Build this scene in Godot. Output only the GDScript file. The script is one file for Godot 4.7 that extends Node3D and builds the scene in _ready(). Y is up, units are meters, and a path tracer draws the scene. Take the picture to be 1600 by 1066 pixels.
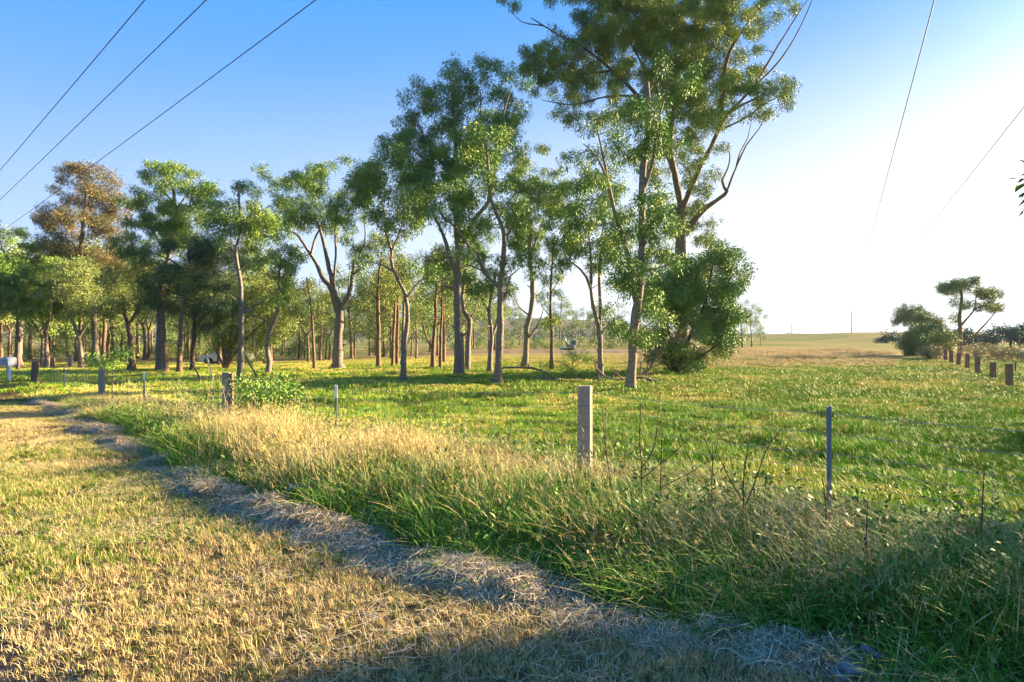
extends Node3D
# Paddock beside a country road in low winter sun. x right, y up, z towards the viewer; d = -z is the distance ahead.

var rng := RandomNumberGenerator.new()
var n_lump := FastNoiseLite.new()
var n_patch := FastNoiseLite.new()
var n_edge := FastNoiseLite.new()
var n_gap := FastNoiseLite.new()
var taken := {}
var M := {}
var spray := {}
var V := PackedVector3Array()
var N := PackedVector3Array()
var C := PackedColorArray()
var T := PackedInt32Array()

const SUN_AZ := 66.0
const SUN_EL := 17.0
const EXPOSURE := 7.2

func _ready() -> void:
	rng.seed = 7
	setup_noise()
	camera_sky_sun()
	make_materials()
	ground()
	far_land()
	make_sprays()
	paddock_trees()
	woodland()
	right_side()
	fences()
	overhead_lines()
	vehicles()
	fallen_wood()
	weeds()
	grasses()

func setup_noise() -> void:
	n_lump.seed = 3; n_lump.frequency = 0.62; n_lump.fractal_octaves = 2
	n_patch.seed = 11; n_patch.frequency = 0.16; n_patch.fractal_octaves = 3
	n_gap.seed = 71; n_gap.frequency = 0.42; n_gap.fractal_octaves = 2
	n_edge.seed = 23; n_edge.frequency = 0.55; n_edge.fractal_octaves = 2

func camera_sky_sun() -> void:
	var cam := Camera3D.new()
	cam.name = "camera"
	cam.fov = 56.12
	cam.near = 0.05
	cam.far = 6000.0
	cam.position = Vector3(0, 1.75, 0)
	cam.rotation_degrees = Vector3(-0.46, 0, 0)
	add_child(cam)
	cam.current = true
	var s := sun_dir()
	var sun := DirectionalLight3D.new()
	sun.name = "sun"
	sun.basis = Basis.looking_at(-s, Vector3.UP)
	sun.light_energy = 1.45
	sun.light_color = Color(1.0, 0.89, 0.70)
	sun.light_angular_distance = 0.6
	sun.shadow_enabled = true
	add_child(sun)
	var img := Image.create(768, 384, false, Image.FORMAT_RGBF)
	var blue := Vector3(0.054, 0.295, 0.775)
	for j in 384:
		var el := PI * (0.5 - (j + 0.5) / 384.0)
		var eld := maxf(rad_to_deg(el), 0.0)
		for i in 768:
			var az := TAU * (i + 0.5) / 768.0
			var dir := Vector3(sin(az) * cos(el), sin(el), -cos(az) * cos(el))
			var g := rad_to_deg(acos(clampf(dir.dot(s), -1, 1)))
			var w := (0.35 + 3.6 * exp(-pow(g / 50.0, 1.6))) * exp(-pow(eld / 14.5, 2.0))
			w = 1.0 - exp(-w * 1.25)
			var c := blue.lerp(Vector3(0.96, 0.99, 0.99), clampf(w, 0, 1))
			c *= 1.0 + 2.0 * exp(-pow(g / 20.0, 2.0))
			c *= (1.36 + 0.03 * n_patch.get_noise_3d(dir.x * 14.0, dir.y * 60.0, dir.z * 14.0)) / EXPOSURE
			img.set_pixel(i, j, Color(c.x, c.y, c.z))
	var pm := PanoramaSkyMaterial.new()
	pm.panorama = ImageTexture.create_from_image(img)
	var sky := Sky.new()
	sky.sky_material = pm
	var env := Environment.new()
	env.background_mode = Environment.BG_SKY
	env.sky = sky
	env.tonemap_mode = Environment.TONE_MAPPER_LINEAR
	env.tonemap_exposure = EXPOSURE
	env.fog_enabled = true
	env.fog_density = 0.00016
	env.fog_light_color = Color(0.80, 0.88, 1.0)
	env.sdfgi_enabled = true
	env.ssao_enabled = true
	env.ssil_enabled = true
	var we := WorldEnvironment.new()
	we.name = "environment"
	we.environment = env
	add_child(we)

func sun_dir() -> Vector3:
	var a := deg_to_rad(SUN_AZ)
	var e := deg_to_rad(SUN_EL)
	return Vector3(sin(a) * cos(e), sin(e), -cos(a) * cos(e))

# ---------------------------------------------------------------- helpers
func ss(a: float, b: float, x: float) -> float:
	var t := clampf((x - a) / (b - a), 0.0, 1.0)
	return t * t * (3.0 - 2.0 * t)

func fence_s(x: float, d: float) -> float: # metres past the roadside fence (negative on the road's side)
	return (d + 0.9 * x - 8.54) / 1.345

func fence_t(x: float, d: float) -> float: # metres along the roadside fence
	return (-x + 0.9 * d) / 1.345

func row_s(t: float) -> float: # where the windrow of cut hay lies
	var a := -2.5
	if t < 1.0: a = -2.8
	elif t < 3.5: a = lerpf(-2.8, -3.3, (t - 1.0) / 2.5)
	elif t < 8.0: a = lerpf(-3.3, -3.35, (t - 3.5) / 4.5)
	elif t < 13.0: a = lerpf(-3.35, -2.7, (t - 8.0) / 5.0)
	elif t < 21.0: a = lerpf(-2.7, -1.8, (t - 13.0) / 8.0)
	else: a = -1.8
	return a + 0.22 * n_edge.get_noise_2d(t * 1.3, 5.0)

func base_h(x: float, d: float) -> float:
	var h := -0.25 * ss(6.0, 20.0, d)
	h -= 0.014 * clampf(d - 25.0, 0.0, 90.0) * ss(0.0, -25.0, x)
	var hill := 0.30 * ss(30.0, 100.0, x) + 3.0 * ss(90.0, 155.0, x)
	h += hill * ss(85.0, 235.0, d) * (1.0 - ss(300.0, 620.0, d))
	return h

func H(x: float, d: float) -> float:
	var h := base_h(x, d)
	var fade := 1.0 - ss(22.0, 60.0, maxf(d, absf(x)))
	var s := fence_s(x, d)
	var lump := lerpf(0.022, 0.10, ss(-0.5, 1.0, s))
	h += fade * lump * n_lump.get_noise_2d(x, d)
	h += fade * 0.05 * n_patch.get_noise_2d(x * 1.4, d * 1.4)
	h += 0.5 * ss(90.0, 220.0, d) * n_patch.get_noise_2d(x * 0.09, d * 0.09)
	if d < 40.0:
		var q := s - row_s(fence_t(x, d))
		h += 0.10 * ss(0.1, 1.6, q) * (1.0 - ss(0.2, 1.5, s))
	return h

func P3(x: float, d: float, up := 0.0) -> Vector3:
	return Vector3(x, H(x, d) + up, -d)

func begin() -> void:
	V = PackedVector3Array(); N = PackedVector3Array(); C = PackedColorArray(); T = PackedInt32Array()

func finish(mat: Material) -> ArrayMesh:
	# every face is wound so that it looks the way its normals point
	for i in range(0, T.size(), 3):
		var a := T[i]
		var g := (V[T[i + 2]] - V[a]).cross(V[T[i + 1]] - V[a])
		if g.dot(N[a] + N[T[i + 1]] + N[T[i + 2]]) < 0.0:
			var q := T[i + 1]
			T[i + 1] = T[i + 2]
			T[i + 2] = q
	var a := []
	a.resize(Mesh.ARRAY_MAX)
	a[Mesh.ARRAY_VERTEX] = V
	a[Mesh.ARRAY_NORMAL] = N
	if C.size() == V.size():
		a[Mesh.ARRAY_COLOR] = C
	a[Mesh.ARRAY_INDEX] = T
	var m := ArrayMesh.new()
	m.add_surface_from_arrays(Mesh.PRIMITIVE_TRIANGLES, a)
	m.surface_set_material(0, mat)
	return m

func put(called: String, mesh: Mesh, parent: Node) -> MeshInstance3D:
	var o := MeshInstance3D.new()
	o.name = numbered(called) if parent == self else called
	o.mesh = mesh
	parent.add_child(o, true)
	return o

func numbered(called: String) -> String:
	if not taken.has(called):
		taken[called] = 0
		return called
	taken[called] += 1
	return "%s_%03d" % [called, taken[called]]

func thing(called: String, label: String, category: String, at := Vector3.ZERO, group := "", turn := 0.0) -> Node3D:
	var o := Node3D.new()
	o.name = numbered(called)
	o.position = at
	o.rotation.y = turn
	add_child(o)
	tag(o, label, category, group)
	return o

func tag(o: Node, label: String, category: String, group := "", kind := "") -> void:
	o.set_meta("label", label)
	if category: o.set_meta("category", category)
	if group: o.set_meta("group", group)
	if kind: o.set_meta("kind", kind)

func tube(pts: Array, rads: Array, sides: int, cap := true) -> void:
	var first := V.size()
	var n := pts.size()
	var t0: Vector3 = (pts[1] - pts[0]).normalized()
	var u := t0.cross(Vector3(0.31, 0.12, 0.94)).normalized()
	for i in n:
		var t: Vector3
		if i == 0: t = t0
		elif i == n - 1: t = (pts[i] - pts[i - 1]).normalized()
		else: t = (pts[i + 1] - pts[i - 1]).normalized()
		u = (u - t * u.dot(t)).normalized()
		var w := t.cross(u)
		for k in sides:
			var a := TAU * k / sides
			var r := u * cos(a) + w * sin(a)
			V.append(pts[i] + r * rads[i])
			N.append(r)
	for i in n - 1:
		for k in sides:
			var a := first + i * sides + k
			var b := first + i * sides + (k + 1) % sides
			T.append(a); T.append(b); T.append(a + sides)
			T.append(b); T.append(b + sides); T.append(a + sides)
	if cap:
		for e in [0, n - 1]:
			var c := V.size()
			var dirn: Vector3 = (pts[e] - pts[1 if e == 0 else n - 2]).normalized()
			for k in sides:
				V.append(V[first + e * sides + k]); N.append(dirn)
			V.append(pts[e]); N.append(dirn)
			for k in sides:
				T.append(c + k); T.append(c + (k + 1) % sides); T.append(c + sides)

func quad(a: Vector3, b: Vector3, c: Vector3, d: Vector3) -> void:
	var n := (c - a).cross(b - a).normalized()
	var k := V.size()
	for p in [a, b, c, d]:
		V.append(p); N.append(n)
	T.append_array([k, k + 1, k + 2, k, k + 2, k + 3])

func box(c: Vector3, size: Vector3, bevel := 0.0, bas := Basis.IDENTITY) -> void:
	# a box with chamfered edges
	var h := size * 0.5
	var b := minf(bevel, minf(h.x, minf(h.y, h.z)) * 0.6)
	var pt := func(x: float, y: float, z: float) -> Vector3: return c + bas * Vector3(x, y, z)
	for s in [-1.0, 1.0]:
		quad(pt.call(s * h.x, -h.y + b, -h.z + b), pt.call(s * h.x, h.y - b, -h.z + b), pt.call(s * h.x, h.y - b, h.z - b), pt.call(s * h.x, -h.y + b, h.z - b))
		quad(pt.call(-h.x + b, s * h.y, -h.z + b), pt.call(h.x - b, s * h.y, -h.z + b), pt.call(h.x - b, s * h.y, h.z - b), pt.call(-h.x + b, s * h.y, h.z - b))
		quad(pt.call(-h.x + b, -h.y + b, s * h.z), pt.call(h.x - b, -h.y + b, s * h.z), pt.call(h.x - b, h.y - b, s * h.z), pt.call(-h.x + b, h.y - b, s * h.z))
	if b > 0.0:
		for s in [-1.0, 1.0]:
			for r in [-1.0, 1.0]:
				quad(pt.call(s * h.x, r * (h.y - b), -h.z + b), pt.call(s * (h.x - b), r * h.y, -h.z + b), pt.call(s * (h.x - b), r * h.y, h.z - b), pt.call(s * h.x, r * (h.y - b), h.z - b))
				quad(pt.call(s * h.x, -h.y + b, r * (h.z - b)), pt.call(s * (h.x - b), -h.y + b, r * h.z), pt.call(s * (h.x - b), h.y - b, r * h.z), pt.call(s * h.x, h.y - b, r * (h.z - b)))
				quad(pt.call(-h.x + b, s * h.y, r * (h.z - b)), pt.call(-h.x + b, s * (h.y - b), r * h.z), pt.call(h.x - b, s * (h.y - b), r * h.z), pt.call(h.x - b, s * h.y, r * (h.z - b)))
				for q in [-1.0, 1.0]:
					var k := V.size()
					var n := (bas * Vector3(s, r, q)).normalized()
					for p in [pt.call(s * h.x, r * (h.y - b), q * (h.z - b)), pt.call(s * (h.x - b), r * h.y, q * (h.z - b)), pt.call(s * (h.x - b), r * (h.y - b), q * h.z)]:
						V.append(p); N.append(n)
					T.append_array([k, k + 1, k + 2])

func prism(outline: PackedVector2Array, half: float, bevel := 0.0) -> void:
	# an outline in (x, y) given a thickness along z, edges eased
	var n := outline.size()
	var mid := Vector2.ZERO
	for p in outline: mid += p / n
	var idx := Geometry2D.triangulate_polygon(outline)
	for s in [-1.0, 1.0]:
		var k := V.size()
		for p in outline:
			var q: Vector2 = p + (mid - p).normalized() * bevel
			V.append(Vector3(q.x, q.y, s * half)); N.append(Vector3(0, 0, s))
		for i in idx: T.append(k + i)
		for i in n:
			var a := outline[i]
			var b := outline[(i + 1) % n]
			var a2 := a + (mid - a).normalized() * bevel
			var b2 := b + (mid - b).normalized() * bevel
			quad(Vector3(a.x, a.y, s * (half - bevel)), Vector3(b.x, b.y, s * (half - bevel)), Vector3(b2.x, b2.y, s * half), Vector3(a2.x, a2.y, s * half))
	for i in n:
		var a := outline[i]
		var b := outline[(i + 1) % n]
		quad(Vector3(a.x, a.y, -half + bevel), Vector3(b.x, b.y, -half + bevel), Vector3(b.x, b.y, half - bevel), Vector3(a.x, a.y, half - bevel))

func rnd(a: float, b: float) -> float:
	return rng.randf_range(a, b)

func in_ball() -> Vector3:
	while true:
		var p := Vector3(rnd(-1, 1), rnd(-1, 1), rnd(-1, 1))
		if p.length_squared() <= 1.0: return p
	return Vector3.ZERO

# ---------------------------------------------------------------- materials
func noise_tex(seed_: int, freq: float, octaves: int, lo: Color, hi: Color, size := 512, stretch := Vector2.ONE, contrast := 1.0) -> ImageTexture:
	var f := FastNoiseLite.new()
	f.seed = seed_
	f.frequency = freq
	f.fractal_octaves = octaves
	f.fractal_gain = 0.6
	var img := Image.create(size, size, false, Image.FORMAT_RGB8)
	for j in size:
		for i in size:
			# blended with itself so that it wraps round both ways
			var fx := float(i) / size
			var fy := float(j) / size
			var p := Vector2(i * stretch.x, j * stretch.y)
			var W := Vector2(size * stretch.x, size * stretch.y)
			var v00 := f.get_noise_2d(p.x, p.y)
			var v10 := f.get_noise_2d(p.x - W.x, p.y)
			var v01 := f.get_noise_2d(p.x, p.y - W.y)
			var v11 := f.get_noise_2d(p.x - W.x, p.y - W.y)
			var v := lerpf(lerpf(v00, v10, fx), lerpf(v01, v11, fx), fy)
			var t := clampf(0.5 + v * 0.9 * contrast, 0, 1)
			img.set_pixel(i, j, lo.lerp(hi, t))
	return ImageTexture.create_from_image(img)

func mat(albedo: Color, rough := 0.9, tex: Texture2D = null, scale := Vector3.ONE, vc := false) -> StandardMaterial3D:
	var m := StandardMaterial3D.new()
	m.albedo_color = albedo.linear_to_srgb()
	m.roughness = rough
	m.metallic_specular = 0.3
	if tex:
		m.albedo_texture = tex
		m.uv1_triplanar = true
		m.uv1_scale = scale
	m.vertex_color_use_as_albedo = vc
	return m

func make_materials() -> void:
	var grain := noise_tex(1, 0.05, 5, Color(0.45, 0.45, 0.45), Color(1, 1, 1), 256, Vector2(4, 0.35))
	var speck := noise_tex(2, 0.09, 5, Color(0.50, 0.50, 0.50), Color(1, 1, 1), 256, Vector2.ONE, 1.2)
	var bark := noise_tex(4, 0.035, 5, Color(0.22, 0.21, 0.21), Color(1.0, 0.98, 0.95), 256, Vector2(3, 0.7), 1.7)
	M.ground = mat(Color(1, 1, 1), 1.0, speck, Vector3(0.7, 0.7, 0.7), true)
	M.ground.uv1_world_triplanar = true
	M.ground.metallic_specular = 0.1
	M.hill = mat(Color(1, 1, 1), 1.0, speck, Vector3(0.012, 0.012, 0.012), true)
	M.hill.metallic_specular = 0.0
	for k in [["bark_grey", Color(0.58, 0.50, 0.44)], ["bark_brown", Color(0.50, 0.35, 0.25)], ["bark_pale", Color(0.66, 0.57, 0.47)], ["bark_dark", Color(0.26, 0.20, 0.155)]]:
		var m := mat(k[1], 0.95, bark, Vector3(2.2, 1.1, 2.2))
		m.heightmap_enabled = true
		m.heightmap_texture = bark
		m.heightmap_scale = 2.5
		M[k[0]] = m
	for k in [["post_grey", Color(0.52, 0.46, 0.39)], ["post_brown", Color(0.33, 0.21, 0.16)], ["dead_wood", Color(0.36, 0.28, 0.21)]]:
		var m := mat(k[1], 0.95, grain, Vector3(3.0, 3.0, 3.0))
		m.heightmap_enabled = true
		m.heightmap_texture = grain
		m.heightmap_scale = 0.6
		M[k[0]] = m
	M.steel = mat(Color(0.42, 0.45, 0.48), 0.5, speck, Vector3(6, 6, 6))
	M.steel.metallic = 0.7
	M.picket = mat(Color(0.32, 0.39, 0.47), 0.6, speck, Vector3(6, 6, 6))
	M.picket.metallic = 0.3
	M.white_tip = mat(Color(0.72, 0.72, 0.70), 0.6)
	M.box_grey = mat(Color(0.30, 0.33, 0.40), 0.5)
	M.cable = mat(Color(0.10, 0.11, 0.13), 0.6)
	M.leaf = mat(Color(1, 1, 1), 0.62, null, Vector3.ONE, true)
	M.leaf.metallic_specular = 0.35
	M.leaf.backlight = Color(0.66, 0.80, 0.26).linear_to_srgb()
	M.leaf_dull = mat(Color(1, 1, 1), 0.75, null, Vector3.ONE, true)
	M.leaf_dull.backlight = Color(0.35, 0.38, 0.2).linear_to_srgb()
	M.grass = mat(Color(1, 1, 1), 0.6, null, Vector3.ONE, true)
	M.grass.metallic_specular = 0.3
	M.grass.backlight = Color(0.75, 0.78, 0.34).linear_to_srgb()
	M.hay = mat(Color(1, 1, 1), 0.8, null, Vector3.ONE, true)
	M.hay.metallic_specular = 0.2
	M.hay.backlight = Color(0.3, 0.27, 0.2).linear_to_srgb()
	M.stalk = mat(Color(0.085, 0.05, 0.035), 0.9)
	M.dry_stalk = mat(Color(0.45, 0.35, 0.22), 0.9)
	M.teal = mat(Color(0.08, 0.58, 0.55), 0.4, speck, Vector3(2, 2, 2))
	M.rubber = mat(Color(0.03, 0.03, 0.03), 0.85)
	M.silver = mat(Color(0.36, 0.39, 0.44), 0.3)
	M.silver.metallic = 0.5
	M.silver.clearcoat_enabled = true
	M.glass_dark = mat(Color(0.03, 0.05, 0.08), 0.06)
	M.glass_dark.metallic_specular = 0.8
	M.lamp = mat(Color(0.6, 0.6, 0.6), 0.15)
	M.lamp_red = mat(Color(0.35, 0.03, 0.02), 0.2)
	M.alloy = mat(Color(0.6, 0.6, 0.62), 0.35)
	M.alloy.metallic = 0.8
	M.soil = mat(Color(0.24, 0.165, 0.115), 1.0, speck, Vector3(0.6, 0.6, 0.6))
	M.asphalt = mat(Color(0.06, 0.06, 0.065), 0.95, speck, Vector3(3, 3, 3))
	M.stone = mat(Color(1, 1, 1), 0.95, null, Vector3.ONE, true)
	M.slab = mat(Color(0.24, 0.28, 0.36), 0.9, speck, Vector3(5, 5, 5))
	M.plastic = mat(Color(0.55, 0.58, 0.66), 0.5)
	M.petal = mat(Color(1, 1, 1), 0.6, null, Vector3.ONE, true)

# ---------------------------------------------------------------- ground
func ground_tone(x: float, d: float) -> Color:
	var s := fence_s(x, d)
	var p := n_patch.get_noise_2d(x, d)
	var e := n_edge.get_noise_2d(x, d)
	var verge := Color(0.20, 0.145, 0.07).lerp(Color(0.10, 0.11, 0.035), clampf(0.35 + p * 1.2, 0, 1))
	var gravel := Color(0.075, 0.072, 0.075)
	verge = verge.lerp(gravel, ss(-5.15, -5.55, s + 0.7 * e))
	var paddock := Color(0.10, 0.19, 0.014).lerp(Color(0.24, 0.24, 0.04), clampf(0.3 + p * 1.3, 0, 1))
	var hayf := Color(0.44, 0.34, 0.15).lerp(Color(0.30, 0.28, 0.09), clampf(0.4 + 1.2 * p, 0, 1))
	var far := ss(34.0, 58.0, d + 6.0 * p)
	var c := verge.lerp(paddock, ss(-0.4, 0.6, s))
	c = c.lerp(hayf, far)
	var hillc := Color(0.36, 0.28, 0.11).lerp(Color(0.15, 0.20, 0.04), clampf(0.5 + 2.6 * n_patch.get_noise_2d(x * 0.12, d * 0.5), 0, 1))
	return c.lerp(hillc, ss(88.0, 110.0, d))

func ground() -> void:
	var xs := [0.0]
	while xs[-1] < 3200.0: xs.append(xs[-1] + maxf(0.16, 0.035 * xs[-1]))
	var all_x := []
	for i in range(xs.size() - 1, 0, -1): all_x.append(-xs[i])
	all_x.append_array(xs)
	var ds := [-400.0, -120.0, -40.0, -15.0, -8.0]
	while ds[-1] < 2.0: ds.append(ds[-1] + 0.3)
	while ds[-1] < 3200.0: ds.append(ds[-1] + maxf(0.15, 0.03 * ds[-1]))
	begin()
	for d in ds:
		for x in all_x:
			V.append(Vector3(x, H(x, d), -d))
			C.append(ground_tone(x, d))
	var w := all_x.size()
	for j in ds.size():
		for i in w:
			var i0 := maxi(i - 1, 0); var i1 := mini(i + 1, w - 1)
			var j0 := maxi(j - 1, 0); var j1 := mini(j + 1, ds.size() - 1)
			var tx := V[j * w + i1] - V[j * w + i0]
			var tz := V[j1 * w + i] - V[j0 * w + i]
			N.append(tx.cross(tz).normalized())
	for j in ds.size() - 1:
		for i in w - 1:
			var a := j * w + i
			T.append_array([a, a + w, a + 1, a + 1, a + w, a + w + 1])
	var g := put("ground", finish(M.ground), self)
	g.set_meta("kind", "structure")
	g.set_meta("label", "grassy paddock and road verge reaching to the horizon")
	# the road, just outside the picture at lower left
	begin()
	for k in 60:
		var t := -14.0 + k * 2.0
		for s in [-6.6, -12.6]:
			var q := Vector2(-t / 1.345 + 0.9 * (s * 1.345 + 8.54) / 1.81, 0)
			var d2: float = (s * 1.345 + 8.54) - 0.9 * q.x
			V.append(Vector3(q.x, H(q.x, d2) + 0.035, -d2)); N.append(Vector3.UP)
	for k in 59:
		T.append_array([k * 2, k * 2 + 1, k * 2 + 2, k * 2 + 1, k * 2 + 3, k * 2 + 2])
	var r := put("road", finish(M.asphalt), self)
	r.set_meta("kind", "structure")
	r.set_meta("label", "sealed country road beside the grass verge")

func far_land() -> void:
	# low hills beyond the paddocks
	for k in [[560.0, 1.0, 5, "dry grassy hill beyond the paddock trees"], [1500.0, 1.0, 9, "distant wooded ridge on the skyline"]]:
		var f := FastNoiseLite.new()
		f.seed = k[2]; f.frequency = 0.0035 if k[0] < 1000 else 0.0016
		begin()
		var rows := 14
		var cols := 90
		for j in rows:
			for i in cols:
				var x: float = (i / (cols - 1.0) * 2.0 - 1.0) * k[0] * 1.5
				var d: float = k[0] + j * k[0] * 0.035
				var prof := ss(0.0, 0.75, j / (rows - 1.0))
				var top := 0.0
				if k[0] < 1000.0:
					top = 25.0 * (1.0 - ss(60.0, 260.0, x)) + 8.0 * f.get_noise_2d(x, 0.0) * (1.0 - ss(60.0, 260.0, x)) - 1.0
				else:
					top = 9.0 + 10.0 * f.get_noise_2d(x, 0.0) + 14.0 * ss(900.0, -300.0, x)
				V.append(Vector3(x, -1.5 + prof * top, -d))
				var c := Color(0.26, 0.20, 0.10).lerp(Color(0.10, 0.12, 0.05), clampf(0.5 + 1.6 * f.get_noise_2d(x * 3.0, d * 4.0), 0, 1))
				C.append(c if k[0] < 1000.0 else Color(0.045, 0.07, 0.055))
		for j in rows:
			for i in cols:
				var i0 := maxi(i - 1, 0); var i1 := mini(i + 1, cols - 1)
				var j0 := maxi(j - 1, 0); var j1 := mini(j + 1, rows - 1)
				N.append((V[j * cols + i1] - V[j * cols + i0]).cross(V[j1 * cols + i] - V[j0 * cols + i]).normalized())
		for j in rows - 1:
			for i in cols - 1:
				var a := j * cols + i
				T.append_array([a, a + cols, a + 1, a + 1, a + cols, a + cols + 1])
		var o := put("hill", finish(M.hill), self)
		o.set_meta("kind", "structure")
		o.set_meta("label", k[3])

# ---------------------------------------------------------------- foliage
func leaf(p: Vector3, along: Vector3, side: Vector3, l: float, w: float) -> void:
	var n := side.cross(along).normalized()
	var m := p + along * l * 0.45
	var k := V.size()
	V.append(p); V.append(m + side * w * 0.5 + n * w * 0.18); V.append(p + along * l - n * l * 0.08); V.append(m - side * w * 0.5 + n * w * 0.18)
	for q in 4: N.append(n)
	T.append_array([k, k + 1, k + 2, k, k + 2, k + 3])

func make_spray(count: int, spread: float, l: float, w: float, droop: float) -> ArrayMesh:
	begin()
	for i in count:
		var o := in_ball()
		var p := o * spread
		var dirn := (o.normalized() + Vector3(0, -droop, 0) + in_ball() * 0.5).normalized()
		var side := dirn.cross(in_ball()).normalized()
		leaf(p, dirn, side, l * rnd(0.7, 1.25), w * rnd(0.8, 1.2))
	return finish(M.leaf)

func make_sprays() -> void:
	var r := rng.seed
	rng.seed = 99
	spray.gum = make_spray(42, 0.25, 0.120, 0.035, 0.9)
	spray.fine = make_spray(26, 0.27, 0.13, 0.036, 0.5)
	spray.broad = make_spray(22, 0.23, 0.13, 0.055, 0.5)
	spray.needle = make_spray(44, 0.30, 0.24, 0.018, 0.35)
	spray.small = make_spray(26, 0.20, 0.065, 0.026, 0.4)
	spray.mid = make_spray(28, 0.35, 0.17, 0.058, 0.7)
	spray.far = make_spray(14, 0.60, 0.40, 0.20, 0.4)
	rng.seed = r

const SPECIES := {
	"gum": {"spray": "gum", "bark": "bark_grey", "a": Color(0.099, 0.208, 0.034), "b": Color(0.223, 0.307, 0.047), "clump": 0.46, "n": 11, "gap": 0.79},
	"big": {"spray": "gum", "bark": "bark_brown", "a": Color(0.123, 0.216, 0.034), "b": Color(0.305, 0.361, 0.047), "clump": 0.50, "n": 14, "gap": 0.82},
	"pale": {"spray": "fine", "bark": "bark_pale", "a": Color(0.140, 0.216, 0.056), "b": Color(0.297, 0.333, 0.095), "clump": 0.48, "n": 12, "gap": 0.78},
	"rust": {"spray": "fine", "bark": "bark_pale", "a": Color(0.106, 0.126, 0.046), "b": Color(0.260, 0.185, 0.065), "clump": 0.50, "n": 14, "gap": 0.80},
	"oak": {"spray": "needle", "bark": "bark_dark", "a": Color(0.049, 0.104, 0.047), "b": Color(0.099, 0.152, 0.056), "clump": 0.55, "n": 15, "gap": 0.90},
	"olive": {"spray": "fine", "bark": "bark_brown", "a": Color(0.123, 0.189, 0.045), "b": Color(0.281, 0.314, 0.071), "clump": 0.46, "n": 11, "gap": 0.80},
	"bush": {"spray": "broad", "bark": "bark_dark", "a": Color(0.091, 0.198, 0.040), "b": Color(0.246, 0.324, 0.056), "clump": 0.50, "n": 18, "gap": 0.76},
	"wood": {"spray": "mid", "bark": "bark_brown", "a": Color(0.123, 0.216, 0.047), "b": Color(0.281, 0.333, 0.079), "clump": 0.70, "n": 11, "gap": 1.18},
	"farg": {"spray": "mid", "bark": "bark_brown", "a": Color(0.115, 0.198, 0.047), "b": Color(0.281, 0.307, 0.079), "clump": 0.55, "n": 16, "gap": 0.90},
	"fard": {"spray": "far", "bark": "bark_dark", "a": Color(0.066, 0.117, 0.056), "b": Color(0.123, 0.172, 0.071), "clump": 1.4, "n": 20},
	"scrub": {"spray": "fine", "bark": "bark_dark", "a": Color(0.231, 0.216, 0.095), "b": Color(0.396, 0.341, 0.151), "clump": 0.45, "n": 18},
	"shrub": {"spray": "small", "bark": "bark_dark", "a": Color(0.099, 0.224, 0.034), "b": Color(0.214, 0.341, 0.047), "clump": 0.26, "n": 14},
}

func smooth_path(q: Array, step: float, jitter: float) -> Array:
	var out := []
	for i in q.size() - 1:
		var a: Vector3 = q[maxi(i - 1, 0)]
		var b: Vector3 = q[i]
		var c: Vector3 = q[i + 1]
		var e: Vector3 = q[mini(i + 2, q.size() - 1)]
		var n := maxi(1, int(round((c - b).length() / step)))
		for k in n:
			var p := b.cubic_interpolate(c, a, e, float(k) / n)
			if out.size() > 1: p += in_ball() * jitter
			out.append(p)
	out.append(q[-1])
	return out

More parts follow.
